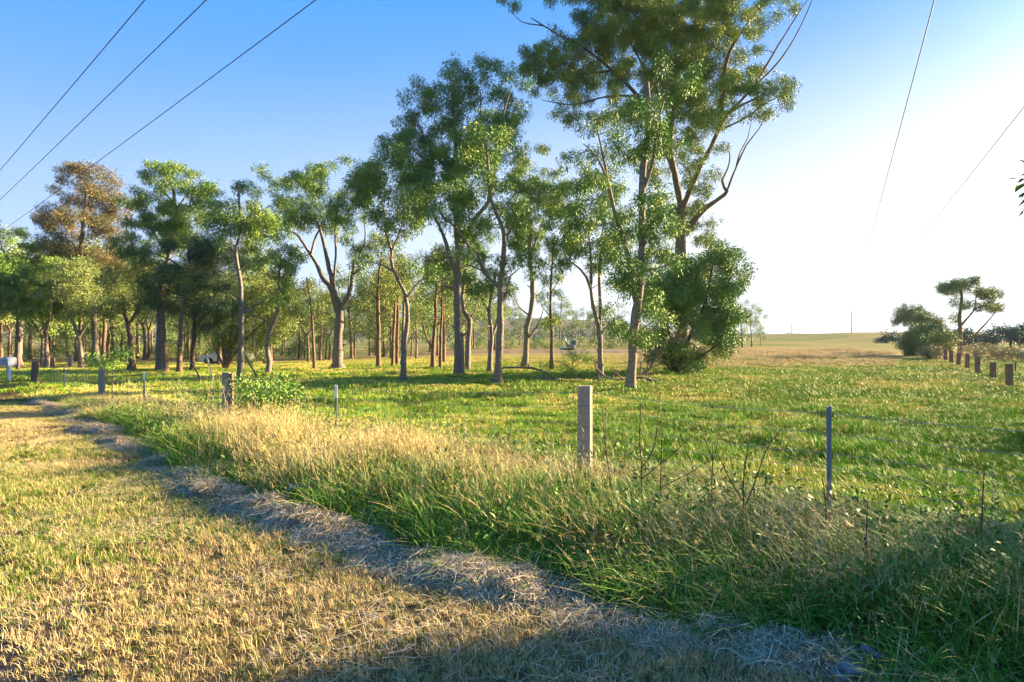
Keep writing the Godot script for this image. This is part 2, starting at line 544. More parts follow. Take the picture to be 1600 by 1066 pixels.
# limbs: [radius at start, radius at end, x, y, z, x, y, z, ...] from the tree's base; hulls: [x, y, z, rx, ry, rz] of the leafy parts
func tree(called: String, label: String, category: String, group: String, at: Vector2, limbs: Array, hulls: Array, kind: String, dens := 1.0) -> Node3D:
	var sp: Dictionary = SPECIES[kind]
	var root := thing(called, label, category, P3(at.x, at.y, -0.03), group)
	rng.seed = hash(label) + int(at.x * 100.0) * 7 + int(at.y * 100.0)
	begin()
	var P := PackedVector3Array()
	var R := PackedFloat32Array()
	var first := true
	for l in limbs:
		var q := []
		for i in range(2, l.size(), 3): q.append(Vector3(l[i], l[i + 1], l[i + 2]))
		var pts := smooth_path(q, 0.45, minf(0.03, l[1] * 0.6))
		var rads := []
		var n := pts.size()
		for i in n:
			var r: float = lerpf(l[0], l[1], float(i) / (n - 1)) * rnd(0.88, 1.12)
			if first: r *= 1.0 + 0.55 * exp(-pts[i].y / 0.28)
			rads.append(r)
			if not first or pts[i].y > 0.3 * q[-1].y:
				P.append(pts[i]); R.append(r)
		tube(pts, rads, 9 if l[0] > 0.09 else 6)
		if first and l[0] > 0.08:
			# broken stubs and small dead side shoots
			for k in rng.randi_range(3, 6):
				var i := rng.randi_range(n / 4, n - 2)
				var a := rnd(0, TAU)
				var dirn := Vector3(cos(a), rnd(0.2, 0.9), sin(a)).normalized()
				var sl := rnd(0.15, 0.7)
				var sp0: Vector3 = pts[i] + dirn * rads[i] * 0.5
				tube([sp0, sp0 + dirn * sl * 0.6, sp0 + dirn * sl + in_ball() * 0.1], [rads[i] * 0.32, rads[i] * 0.24, rads[i] * 0.12], 5)
		first = false
	# clumps of leaves
	var centres := PackedVector3Array()
	for h in hulls:
		var vol: float = h[3] * h[4] * h[5] * 4.19
		var want := maxi(2, int(round(dens * vol / pow(sp.get("gap", sp.clump * 1.55), 3.0))))
		for k in want:
			var best := Vector3.ZERO
			var far := -1.0
			for attempt in 5:
				var c: Vector3 = Vector3(h[0], h[1], h[2]) + in_ball() * Vector3(h[3], h[4], h[5])
				if c.y < 0.25: c.y = 0.25 + rnd(0, 0.3)
				var near := 99.0
				for o in centres.slice(maxi(0, centres.size() - 60)): near = minf(near, c.distance_squared_to(o))
				near *= 1.0 + 1.6 * n_gap.get_noise_3d(c.x + at.x, c.y, c.z + at.y)
				if near > far: far = near; best = c
			if n_gap.get_noise_3d(best.x + at.x, best.y, best.z + at.y) < -0.12: continue
			centres.append(best)
	var order := []
	for i in centres.size():
		var near := 1e9
		for p in P: near = minf(near, p.distance_squared_to(centres[i]))
		order.append([near, i])
	order.sort()
	for o in order:
		var c: Vector3 = centres[o[1]]
		var at_n := 0
		var cost := 1e9
		for k in P.size():
			var v := c - P[k]
			var e := v.length() + 0.8 * maxf(0.0, -v.y)
			if e < cost: cost = e; at_n = k
		var a := P[at_n]
		var len_ := (c - a).length()
		var ctrl := a.lerp(c, 0.5) + Vector3(0, 0.12 * len_, 0) + in_ball() * 0.13 * len_
		var pts := []
		var rads := []
		var r0 := minf(R[at_n] * 0.75, 0.010 + 0.011 * len_)
		var seg := clampi(int(len_ / 0.35), 2, 5)
		for k in seg + 1:
			var t := float(k) / seg
			pts.append(a.lerp(ctrl, t).lerp(ctrl.lerp(c, t), t))
			rads.append(lerpf(r0, 0.006, t))
			if k > 0: P.append(pts[-1]); R.append(rads[-1])
		tube(pts, rads, 4, false)
		for k in 3:
			var tip: Vector3 = c + in_ball() * float(sp.clump)
			var bend: Vector3 = c.lerp(tip, 0.5) + in_ball() * 0.08
			tube([c, bend, tip], [0.006, 0.005, 0.003], 3, false)
	put("trunk", finish(M[sp.bark]), root)
	var count: int = centres.size() * sp.n
	var buf := PackedFloat32Array()
	buf.resize(count * 16)
	var w := 0
	for c in centres:
		var rad: float = sp.clump * rnd(0.7, 1.3)
		var hue := rng.randf()
		var form := Vector3(rnd(0.65, 1.3), rnd(0.45, 0.9), rnd(0.65, 1.3)) * rad
		for k in sp.n:
			var o := in_ball() * form * rnd(0.55, 1.15)
			var b := Basis.from_euler(Vector3(rnd(-0.5, 0.5), rnd(0, TAU), rnd(-0.5, 0.5))) * rnd(0.75, 1.25)
			var p := c + o
			var col: Color = sp.a.lerp(sp.b, clampf(hue * 0.95 + rng.randf() * 0.4 - 0.15, 0, 1)) * rnd(0.8, 1.2)
			for r in 3:
				buf[w] = b.x[r]; buf[w + 1] = b.y[r]; buf[w + 2] = b.z[r]; buf[w + 3] = p[r]
				w += 4
			buf[w] = col.r; buf[w + 1] = col.g; buf[w + 2] = col.b; buf[w + 3] = 1.0
			w += 4
	crown(root, spray[sp.spray], count, buf, "crown")
	return root

func crown(root: Node3D, mesh: Mesh, count: int, buf: PackedFloat32Array, called: String) -> MultiMeshInstance3D:
	var mm := MultiMesh.new()
	mm.transform_format = MultiMesh.TRANSFORM_3D
	mm.use_colors = true
	mm.mesh = mesh
	mm.instance_count = count
	mm.buffer = buf
	var o := MultiMeshInstance3D.new()
	o.name = called
	o.multimesh = mm
	o.set_meta("kind", "stuff")
	root.add_child(o, true)
	return o

func copy_tree(src: Node3D, label: String, group: String, at: Vector2, turn: float, size: float) -> Node3D:
	var c: Node3D = src.duplicate()
	c.name = numbered(str(src.name).rstrip("_0123456789"))
	add_child(c)
	c.position = P3(at.x, at.y, -0.03)
	c.rotation.y = turn
	c.scale = Vector3(size, size * rng.randf_range(0.92, 1.12), size)
	c.set_meta("label", label)
	c.set_meta("group", group)
	return c

const ORDER := ["", "second ", "third ", "fourth ", "fifth ", "sixth ", "seventh ", "eighth ", "ninth ", "tenth ", "eleventh ", "twelfth ", "thirteenth ", "fourteenth ", "fifteenth ", "sixteenth ", "seventeenth ", "eighteenth "]
const LANDMARKS := [[-0.773, "the forked dark gum"], [-0.673, "the short orange lit gum"], [-0.595, "the gum with the low fork"], [-0.50, "the dark needle tree"], [-0.426, "the tall narrow gum"], [-0.382, "the crooked brown gum"], [-0.309, "the pole thin gum"], [-0.273, "the stout old gum"], [-0.209, "the upright young gum"], [-0.170, "the wavy gum"], [-0.118, "the gum with the low branch"], [-0.083, "the tall spreading gum"], [-0.023, "the bluish trunked gum"]]

func label_behind(nodes: Array, what: String) -> void:
	# told apart by the paddock tree each stands behind, and by which is nearer
	var by := {}
	for n in nodes:
		var u: float = n.position.x / -n.position.z
		var best := 0
		for k in LANDMARKS.size():
			if absf(LANDMARKS[k][0] - u) < absf(LANDMARKS[best][0] - u): best = k
		if not by.has(best): by[best] = []
		by[best].append(n)
	for k in by:
		var l: Array = by[k]
		l.sort_custom(func(p, q): return p.position.z > q.position.z)
		for i in l.size():
			l[i].set_meta("label", "%s behind %s, %snearest of those" % [what, LANDMARKS[k][1], ORDER[mini(i, ORDER.size() - 1)]])

func label_across(nodes: Array, what: String) -> void:
	var l := nodes.duplicate()
	l.sort_custom(func(p, q): return p.position.x / -p.position.z < q.position.x / -q.position.z)
	for i in l.size():
		l[i].set_meta("label", "%s, %sfrom the left" % [what, "first " if i == 0 else ORDER[mini(i, ORDER.size() - 1)]])

# ---------------------------------------------------------------- trees of the paddock
func paddock_trees() -> void:
	tree("gum_tree", "straight grey gum right of the wooden fence post, nearest of the paddock trees", "tree", "gum trees standing in the paddock", Vector2(4.253, 22.989), [[0.178, 0.086, 0, 0, 0, 0.069, 1.195, 0.001, 0.184, 2.575, 0.004, 0.322, 3.724, 0.006, 0.414, 4.874, 0.009, 0.414, 6.253, 0.012, 0.391, 7.402, 0.015, 0.529, 8.552, 0.018, 0.621, 9.931, 0.021, 0.575, 11.08, 0.025], [0.119, 0.028, 0.253, 3.149, 0.005, 0.092, 3.954, -0.126, 0, 4.874, -0.344, -0.207, 5.793, -0.607, -0.437, 6.713, -0.901, -0.621, 7.862, -1.294, -0.759, 9.011, -1.716, -0.92, 10.161, -2.164], [0.059, 0.021, 0.368, 4.299, 0.007, 0.92, 4.414, 0.068, 1.448, 4.552, 0.155], [0.079, 0.021, 0.397, 7.115, 0.014, 0.736, 8.092, 0.177, 0.851, 9.471, 0.508, 1.149, 10.621, 0.844], [0.049, 0.017, 0.322, 3.724, 0.006, -0.23, 4.069, 0.08, -0.575, 4.414, 0.159], [0.059, 0.017, -0.621, 7.862, -1.294, -1.034, 8.667, -1.069, -1.609, 9.126, -0.807], [0.04, 0.014, -0.207, 5.793, -0.607, -0.69, 6.138, -0.519, -1.149, 6.023, -0.419]], [[0, 4.759, 0.04, 1.214, 1.138, 1.214], [0.46, 2.575, 0.306, 0.759, 0.885, 0.885], [-0.161, 2.115, -0.267, 0.657, 0.607, 0.657], [0.621, 6.253, 0.058, 1.264, 1.011, 1.264], [-0.805, 6.943, -0.336, 1.138, 1.138, 1.138], [0.345, 9.241, 0.068, 1.391, 1.264, 1.391], [-0.92, 9.471, -1.241, 1.138, 1.011, 1.138], [1.149, 10.621, 0.757, 1.011, 0.885, 1.011], [-1.494, 8.782, -0.744, 0.759, 0.632, 0.759], [1.149, 4.644, 0.183, 0.708, 0.759, 0.759], [-0.575, 3.954, 0.107, 0.632, 0.632, 0.632]], "gum", 0.95)
	tree("gum_tree", "slim grey gum forking into two stems left of the straightest gum", "tree", "gum trees standing in the paddock", Vector2(3.833, 27.778), [[0.143, 0.104, 0, 0, 0, 0, 1.167, -0.037, 0, 2.139, -0.082, -0.056, 2.556, -0.104], [0.107, 0.025, -0.042, 2.451, -0.093, -0.333, 3.389, 0.147, -0.472, 4.083, 0.394, -0.667, 4.583, 0.604, -0.944, 4.889, 0.777, -1.278, 5.139, 0.959, -1.611, 5.056, 1.115], [0.084, 0.02, -0.472, 4.083, 0.394, -0.444, 4.917, 0.484, -0.556, 6.028, 0.666, -0.722, 7.278, 0.913], [0.096, 0.022, -0.028, 2.347, -0.082, 0.028, 3.528, -0.123, -0.028, 4.639, -0.179, 0.083, 6.028, -0.263, 0.222, 7.556, -0.366], [0.048, 0.017, 0, 2.139, -0.082, 0.472, 2.694, 0.125, 1.028, 2.972, 0.379]], [[-0.5, 6.722, 0.151, 1.283, 1.283, 1.283], [0.333, 5.889, -0.353, 0.978, 1.161, 1.161], [-1.333, 5.694, 0.988, 0.978, 0.856, 0.978], [-0.222, 8.389, -0.224, 1.375, 1.161, 1.375], [-1.611, 6.861, 0.818, 0.917, 0.856, 0.917], [0.333, 4.083, 0.244, 0.611, 0.917, 0.917]], "gum", 1)
	tree("gum_tree", "bluish trunked gum with a long limb bending away from its fork", "tree", "gum trees standing in the paddock", Vector2(-0.613, 26.667), [[0.172, 0.12, 0, 0, 0, 0.08, 1.467, 0.034, 0.133, 2.933, 0.085, 0.133, 4, 0.127], [0.126, 0.032, 0.133, 4, 0.127, 0.267, 5.333, 0.431, 0.293, 6.133, 0.686, 0.027, 6.8, 0.941, -0.24, 7.467, 1.217, -0.293, 8.534, 1.657, -0.453, 9.6, 2.135], [0.103, 0.029, 0.133, 4, 0.127, -0.24, 4.32, 0.192, -0.533, 4.667, 0.28, -0.667, 5.067, 0.374, -0.773, 5.387, 0.456, -1.12, 5.653, 0.569, -1.413, 6, 0.695, -1.653, 6.4, 0.831, -2, 6.667, 0.964, -2.32, 6.987, 1.108], [0.057, 0.019, 0.133, 3.2, 0.087, 0.4, 3.867, 0.015, 0.56, 4.533, -0.085, 1.013, 4.933, -0.187], [0.046, 0.016, -0.533, 4.667, 0.28, -1.12, 4.907, 0.388, -1.467, 4.8, 0.475], [0.057, 0.016, 0.287, 5.933, 0.532, 0.747, 6.667, 0.785, 0.933, 7.467, 1.135]], [[-0.4, 8.134, 0.635, 1.467, 1.232, 1.467], [-2.053, 7.147, 0.728, 1.32, 0.88, 1.32], [0.4, 7.067, 0.95, 1.115, 1.115, 1.115], [-0.987, 6.8, -0.151, 1.027, 0.821, 1.027], [1.013, 5.333, -0.123, 0.88, 0.733, 0.88], [-1.387, 5.067, 0.735, 0.704, 0.528, 0.704], [-0.32, 9.467, 0.741, 1.232, 0.939, 1.232], [-3.12, 7.467, 1.199, 0.821, 0.733, 0.821]], "gum", 1)
	tree("gum_tree", "tall spreading gum rising above the middle of the row", "tree", "gum trees standing in the paddock", Vector2(-2.639, 31.793), [[0.246, 0.155, 0, 0, 0, 0, 1.526, 0.077, -0.032, 3.116, 0.195, -0.032, 4.705, 0.333, 0.032, 5.977, 0.455, -0.032, 7.249, 0.584], [0.15, 0.029, -0.032, 7.249, 0.584, -0.159, 9.156, 0.366, -0.159, 11.064, 0.047, -0.286, 12.972, -0.327, -0.413, 14.72, -0.704], [0.123, 0.029, 0.032, 5.977, 0.455, 0.668, 7.503, 0.713, 1.494, 8.457, 0.995, 1.749, 9.538, 1.276, 2.003, 10.746, 1.618, 2.257, 12.336, 2.101, 2.639, 13.448, 2.476], [0.123, 0.029, -0.032, 4.705, 0.333, -0.445, 6.136, 0.615, -0.795, 7.185, 0.913, -1.176, 7.98, 1.182, -1.653, 8.521, 1.417, -2.13, 8.902, 1.627], [0.082, 0.023, -0.159, 9.633, 0.3, -0.858, 10.587, 0.373, -1.653, 11.7, 0.498, -2.13, 12.813, 0.628], [0.068, 0.023, 1.749, 9.538, 1.276, 1.304, 10.364, 1.071, 1.113, 12.336, 0.379, 1.049, 14.243, -0.45]], [[-0.636, 14.243, -0.587, 1.679, 1.574, 1.679], [-1.971, 12.654, -0.298, 1.154, 1.469, 1.469], [1.113, 14.561, 0.121, 1.049, 1.119, 1.119], [2.639, 13.353, 0.963, 0.909, 1.189, 1.189], [-2.448, 10.746, 0.637, 1.469, 1.329, 1.469], [-0.54, 11.223, 0.413, 1.819, 1.399, 1.819], [1.685, 11.541, 1.288, 1.469, 1.399, 1.469], [-3.243, 9.633, 1.325, 1.224, 0.979, 1.224], [-0.858, 9.156, 0.931, 1.574, 0.979, 1.574], [0.413, 12.972, -0.442, 1.049, 1.049, 1.049], [-1.971, 8.838, 1.664, 1.224, 0.874, 1.224]], "gum", 1)
	tree("gum_tree", "thin kinked gum close behind the tall spreading gum", "tree", "gum trees standing in the paddock", Vector2(-2.551, 36.448), [[0.157, 0.109, 0, 0, 0, 0.073, 1.822, -0.091, 0.109, 2.916, -0.167, -0.182, 3.463, -0.215, -0.328, 4.301, -0.284, -0.109, 5.832, -0.42, 0.182, 7.107, -0.545], [0.069, 0.022, -0.292, 4.091, -0.296, -0.911, 4.738, -0.455, -1.458, 5.103, -0.622], [0.063, 0.022, 0.109, 2.916, -0.167, 0.437, 3.463, -0.248, 0.583, 4.009, -0.351]], [[0.182, 7.29, -0.463, 1.203, 1.203, 1.203], [-0.437, 5.65, -0.267, 1.002, 0.802, 1.002], [-1.458, 5.467, -0.693, 0.962, 0.722, 0.962], [0.547, 4.556, 0.051, 0.722, 0.641, 0.722]], "gum", 1)
	tree("gum_tree", "slender wavy gum standing alone left of the tall gum", "tree", "gum trees standing in the paddock", Vector2(-4.731, 27.829), [[0.12, 0.046, 0, 0, 0, 0.028, 1.03, 0.028, 0.083, 1.865, 0.061, 0.223, 2.699, 0.099, 0.223, 3.256, 0.126, 0.083, 3.952, 0.163, -0.195, 4.453, 0.194, -0.417, 4.926, 0.224, -0.473, 5.622, 0.265, -0.64, 6.456, 0.316, -0.835, 7.709, 0.397], [0.048, 0.017, -0.362, 4.808, 0.238, -0.835, 5.065, 0.383, -1.28, 5.176, 0.561], [0.048, 0.015, 0.153, 3.604, 0.141, 0.696, 4.369, 0.154, 1.391, 4.648, 0.169], [0.048, 0.015, -0.473, 5.622, 0.265, 0, 6.596, 0.587, 0.278, 7.43, 0.962]], [[-0.835, 6.874, 0.28, 1.224, 1.102, 1.224], [-1.113, 8.265, -0.158, 1.224, 1.102, 1.224], [0.056, 7.291, 0.546, 0.918, 0.918, 0.918], [-0.835, 9.518, 0.218, 1.102, 0.857, 1.102], [-1.614, 5.482, 0.219, 0.735, 0.551, 0.735], [0.696, 4.787, -0.101, 0.796, 0.429, 0.796], [-0.139, 9.1, 0.544, 0.918, 0.765, 0.918]], "gum", 1)
	tree("gum_tree", "stout old gum with a broken snag and three heavy limbs", "tree", "gum trees standing in the paddock", Vector2(-10.953, 40.121), [[0.362, 0.256, 0, 0, 0, 0.04, 1.083, 0.006, 0.12, 2.688, 0.02, 0.201, 3.731, 0.031], [0.207, 0.043, 0.16, 3.21, 0.024, -0.201, 4.293, -0.108, -0.401, 4.895, -0.21, -0.602, 5.336, -0.296, -1.083, 5.898, -0.438, -1.484, 6.7, -0.625, -1.886, 7.302, -0.786, -2.367, 7.984, -0.981, -2.889, 8.626, -1.184, -3.491, 9.027, -1.368, -4.132, 9.027, -1.536], [0.19, 0.084, 0.201, 3.731, 0.031, -0.08, 4.614, 0.154, -0.201, 5.497, 0.327, -0.361, 6.299, 0.512, -0.481, 7.101, 0.712, -0.642, 8.225, 1.018, -0.883, 9.108, 1.281], [0.086, 0.024, -0.171, 5.276, 0.288, 0.08, 7.101, 0.617, 0.16, 8.706, 1.032, 0.522, 10.512, 1.586], [0.19, 0.072, 0.201, 3.731, 0.031, 0.722, 4.694, 0.078, 0.923, 5.497, 0.129, 1.043, 6.299, 0.186, 1.123, 6.861, 0.229, 1.404, 6.981, 0.253], [0.086, 0.024, 0.983, 5.898, 0.118, 1.525, 6.299, 0.307, 2.006, 6.66, 0.551], [0.086, 0.024, -1.886, 7.302, -0.786, -1.645, 8.506, -0.992, -1.244, 9.509, -1.255, -1.404, 10.712, -1.598], [0.069, 0.024, 1.404, 6.981, 0.253, 1.805, 8.305, 0.208, 1.645, 9.91, 0.13]], [[-3.892, 11.435, -1.657, 1.059, 1.147, 1.147], [-4.614, 12.237, -0.416, 0.618, 0.53, 0.618], [-2.287, 10.632, -0.277, 1.324, 1.765, 1.765], [-1.805, 12.237, -0.92, 0.883, 0.971, 0.971], [-0.281, 11.595, 1.032, 1.236, 1.324, 1.324], [0, 12.799, 0.22, 0.794, 0.441, 0.794], [0.762, 10.231, 0.963, 1.324, 1.677, 1.677], [-1.164, 9.108, -0.34, 1.147, 0.883, 1.147], [-3.491, 9.428, -1.415, 1.236, 0.706, 1.236], [1.244, 7.984, -0.583, 1.147, 0.971, 1.147], [1.805, 11.435, 0.947, 1.059, 1.147, 1.147], [-3.089, 12.518, -0.354, 0.618, 0.441, 0.618]], "gum", 1.05)
	tree("gum_tree", "grey gum leaning a little, with one crooked low branch", "tree", "gum trees standing in the paddock", Vector2(0.833, 41.667), [[0.197, 0.125, 0, 0, 0, 0.083, 1.375, 0.038, 0.167, 2.625, 0.088, 0.458, 4.083, 0.158, 0.5, 5.542, 0.234, 0.333, 6.792, 0.305, 0.333, 8.042, 0.379, 0.417, 9.5, 0.47], [0.079, 0.025, 0.104, 1.687, 0.05, 0.75, 2.583, 0.075, 1.042, 3.25, 0.099, 1.208, 3.75, 0.118], [0.072, 0.025, 0.333, 7.104, 0.323, 0.833, 8.458, 0.78, 1.167, 9.5, 1.273], [0.064, 0.02, 0.312, 3.354, 0.123, -0.333, 3.875, -0.048, -0.833, 4.917, -0.409]], [[0.417, 9.5, 0.498, 1.65, 1.467, 1.65], [1.25, 11.042, 0.62, 1.467, 1.467, 1.467], [-0.5, 8.375, 0.565, 1.283, 1.192, 1.283], [0.625, 12.708, 0.01, 1.833, 1.558, 1.833], [-0.833, 10.958, 0.027, 1.283, 1.283, 1.283], [1.042, 7.208, -0.158, 1.008, 0.917, 1.008]], "gum", 1)
	tree("gum_tree", "thin orange trunked sapling with yellow green shoots up its stem", "tree", "gum trees standing in the paddock", Vector2(2.333, 37.037), [[0.127, 0.042, 0, 0, 0, -0.037, 2.185, 0.015, -0.111, 4.037, 0.032, -0.037, 5.889, 0.053, 0.111, 7.741, 0.076], [0.048, 0.016, -0.074, 3.111, 0.021, -0.556, 3.667, 0.041, -0.741, 4.111, 0.06], [0.048, 0.016, -0.093, 4.5, 0.036, 0.333, 5.148, -0.188, 0.704, 5.519, -0.402]], [[0.074, 5.889, -0.205, 0.815, 0.733, 0.815], [0.259, 7.741, 0.3, 1.222, 1.222, 1.222], [-0.185, 4.333, 0.081, 0.652, 0.53, 0.652], [0.63, 9.037, 0.083, 1.059, 1.059, 1.059], [0.111, 2.926, -0.052, 0.57, 0.367, 0.57], [-0.481, 5.148, 0.087, 0.57, 0.57, 0.57]], "big", 0.68)
	tree("gum_tree", "small forked gum between the bluish trunk and the leaning one", "tree", "gum trees standing in the paddock", Vector2(-1.207, 34.498), [[0.148, 0.083, 0, 0, 0, 0.034, 1.311, -0.073, 0.103, 2.104, -0.135, -0.034, 3.381, -0.25, 0.103, 4.416, -0.355, 0.31, 5.451, -0.468], [0.089, 0.025, 0.086, 1.906, -0.12, 0.379, 2.691, -0.317, 0.517, 3.381, -0.556, 0.862, 4.588, -1.066], [0.047, 0.017, 0, 3.062, -0.215, -0.448, 4.071, -0.165, -0.793, 4.588, -0.125]], [[0.241, 5.623, -0.319, 1.214, 0.987, 1.214], [-0.69, 4.864, 0.147, 0.835, 0.683, 0.835], [1.035, 5.968, -0.08, 1.063, 0.911, 1.063], [0.862, 4.588, -0.772, 0.607, 0.607, 0.607]], "gum", 1)
	tree("gum_tree", "upright young gum right of the stout old gum", "tree", "gum trees standing in the paddock", Vector2(-8.621, 41.25), [[0.149, 0.062, 0, 0, 0, 0.041, 2.269, 0.126, 0.041, 4.331, 0.291, 0.124, 5.981, 0.443, 0.371, 7.425, 0.589], [0.053, 0.02, 0.041, 3.3, 0.164, 0.536, 3.919, 0.326, 0.784, 4.538, 0.521], [0.053, 0.02, 0.041, 4.331, 0.291, -0.454, 4.95, 0.297, -0.784, 5.156, 0.301]], [[-0.041, 5.569, 0.397, 1.271, 0.998, 1.271], [0.454, 7.219, 0.547, 1.452, 1.18, 1.452], [-0.701, 4.414, 0.234, 0.817, 0.59, 0.817], [0.866, 4.95, 0.449, 0.635, 0.545, 0.635]], "olive", 1)
	tree("gum_tree", "leftmost of three close thin trunks behind the wavy gum", "tree", "gum trees standing in the paddock", Vector2(-8.03, 42.939), [[0.118, 0.048, 0, 0, 0, 0.086, 2.576, -0.094, 0.172, 5.153, -0.23, 0.258, 6.87, -0.335]], [[0.172, 5.496, 0.089, 0.945, 0.756, 0.945], [0.344, 6.784, -0.107, 1.134, 0.85, 1.134], [-0.258, 4.423, -0.267, 0.661, 0.472, 0.661]], "olive", 1)
	tree("gum_tree", "middle of three close thin trunks behind the wavy gum", "tree", "gum trees standing in the paddock", Vector2(-8.305, 46.14), [[0.127, 0.052, 0, 0, 0, 0.092, 2.768, 0.139, 0.185, 5.537, 0.343, 0.277, 7.382, 0.499]], [[0.185, 5.767, 0.336, 1.015, 0.812, 1.015], [0.369, 7.152, 0.525, 1.218, 0.914, 1.218], [-0.277, 4.614, 0.258, 0.711, 0.508, 0.711]], "olive", 1)
	tree("gum_tree", "rightmost of three close thin trunks behind the wavy gum", "tree", "gum trees standing in the paddock", Vector2(-7.714, 44.849), [[0.123, 0.05, 0, 0, 0, 0.09, 2.691, 0.078, 0.179, 5.382, 0.192, 0.269, 7.176, 0.28]], [[0.179, 5.651, 0.235, 0.987, 0.789, 0.987], [0.359, 6.996, 0.041, 1.184, 0.888, 1.184], [-0.269, 4.53, 0.05, 0.691, 0.493, 0.691]], "olive", 1)
	tree("gum_tree", "young gum with a long low branch leaning off its left side", "tree", "gum trees standing in the paddock", Vector2(-4.913, 39.62), [[0.153, 0.059, 0, 0, 0, 0.04, 1.426, -0.03, 0.158, 3.011, -0.079, 0.198, 4.596, -0.136, 0.317, 5.784, -0.184], [0.075, 0.024, 0.03, 1.07, -0.021, -0.475, 2.219, -0.114, -0.792, 3.407, -0.248, -1.03, 4.002, -0.327], [0.051, 0.019, 0.129, 2.615, -0.063, 0.713, 3.09, -0.262, 1.03, 3.407, -0.429]], [[0.238, 5.784, 0.042, 1.22, 0.959, 1.22], [-0.951, 4.2, -0.275, 0.872, 0.61, 0.872], [0.951, 3.883, -0.456, 0.784, 0.61, 0.784], [0.555, 6.973, -0.185, 1.133, 0.872, 1.133]], "olive", 1)
	tree("gum_tree", "thin straight gum just right of the gum with the low branch", "tree", "gum trees standing in the paddock", Vector2(-4.341, 38.758), [[0.107, 0.044, 0, 0, 0, 0.039, 2.209, 0.027, 0.116, 4.147, 0.062, 0.078, 5.697, 0.094]], [[0.155, 5.31, 0.214, 0.853, 0.767, 0.853], [0.388, 6.666, 0.106, 1.108, 0.853, 1.108]], "olive", 1)
	tree("gum_tree", "pole thin gum left of the stout old gum", "tree", "gum trees standing in the paddock", Vector2(-11.957, 38.697), [[0.106, 0.041, 0, 0, 0, -0.039, 1.896, 0.129, -0.077, 3.444, 0.28, -0.155, 4.605, 0.409, -0.31, 5.572, 0.525], [0.04, 0.014, -0.097, 3.734, 0.249, -0.503, 4.605, 0.01, -0.813, 4.992, -0.162], [0.04, 0.014, -0.01, 0.474, 0.014, -0.271, 0.658, -0.068, -0.426, 0.735, -0.129]], [[-0.426, 5.379, 0.087, 0.681, 0.511, 0.681], [-0.813, 4.915, -0.291, 0.511, 0.341, 0.511]], "olive", 0.7)
	tree("gum_tree", "crooked brown stemmed gum left of the pole thin one", "tree", "gum trees standing in the paddock", Vector2(-13.194, 34.539), [[0.149, 0.052, 0, 0, 0, 0.069, 0.794, -0.013, -0.035, 1.485, -0.028, 0, 2.072, -0.044, 0.242, 2.694, -0.063, 0.484, 3.419, -0.086, 0.587, 4.317, -0.116, 0.553, 5.354, -0.152, 0.691, 6.217, -0.185], [0.059, 0.017, 0.242, 2.694, -0.063, -0.276, 3.108, 0.103, -0.898, 3.281, 0.337], [0.048, 0.017, 0.561, 5.094, -0.148, 1.174, 5.699, -0.053, 1.52, 6.113, 0.032]], [[0.242, 5.699, 0.185, 1.368, 1.14, 1.368], [-0.553, 7.011, -0.422, 1.216, 0.988, 1.216], [1.278, 6.321, -0.112, 0.912, 0.836, 0.912], [0.76, 4.594, -0.286, 1.216, 0.684, 1.216], [-0.207, 8.462, -0.363, 0.988, 0.912, 0.988], [-0.794, 3.972, 0.278, 0.912, 0.608, 0.912]], "gum", 0.9)
	tree("gum_tree", "tall narrow gum behind the concrete grey corner post", "tree", "gum trees standing in the paddock", Vector2(-13.442, 31.555), [[0.149, 0.052, 0, 0, 0, 0.095, 1.578, 0.063, 0.158, 3.155, 0.156, 0.158, 4.418, 0.241, 0.063, 5.617, 0.33, 0, 6.311, 0.384, 0.189, 6.942, 0.437, 0.316, 7.573, 0.49, 0.252, 8.583, 0.576, 0.189, 9.466, 0.654], [0.054, 0.015, 0.158, 3.155, 0.156, 0.663, 3.534, 0.206, 1.388, 3.787, 0.295], [0.049, 0.015, 0.032, 5.964, 0.266, -0.442, 6.627, 0.307, -0.915, 7.1, 0.355], [0.054, 0.015, 0.189, 6.942, 0.437, 0.757, 7.731, 0.703, 1.073, 8.046, 0.872]], [[0.158, 9.214, 0.132, 0.555, 0.555, 0.555], [0.063, 8.204, 0.064, 1.25, 0.902, 1.25], [0.884, 7.573, 0.106, 0.972, 0.764, 0.972], [-0.915, 7.636, 0.107, 1.111, 0.902, 1.111], [0.694, 8.772, 0.34, 0.694, 0.555, 0.694], [-0.284, 6.942, -0.111, 0.972, 0.555, 0.972], [1.294, 3.787, -0.083, 0.555, 0.347, 0.555]], "gum", 1)
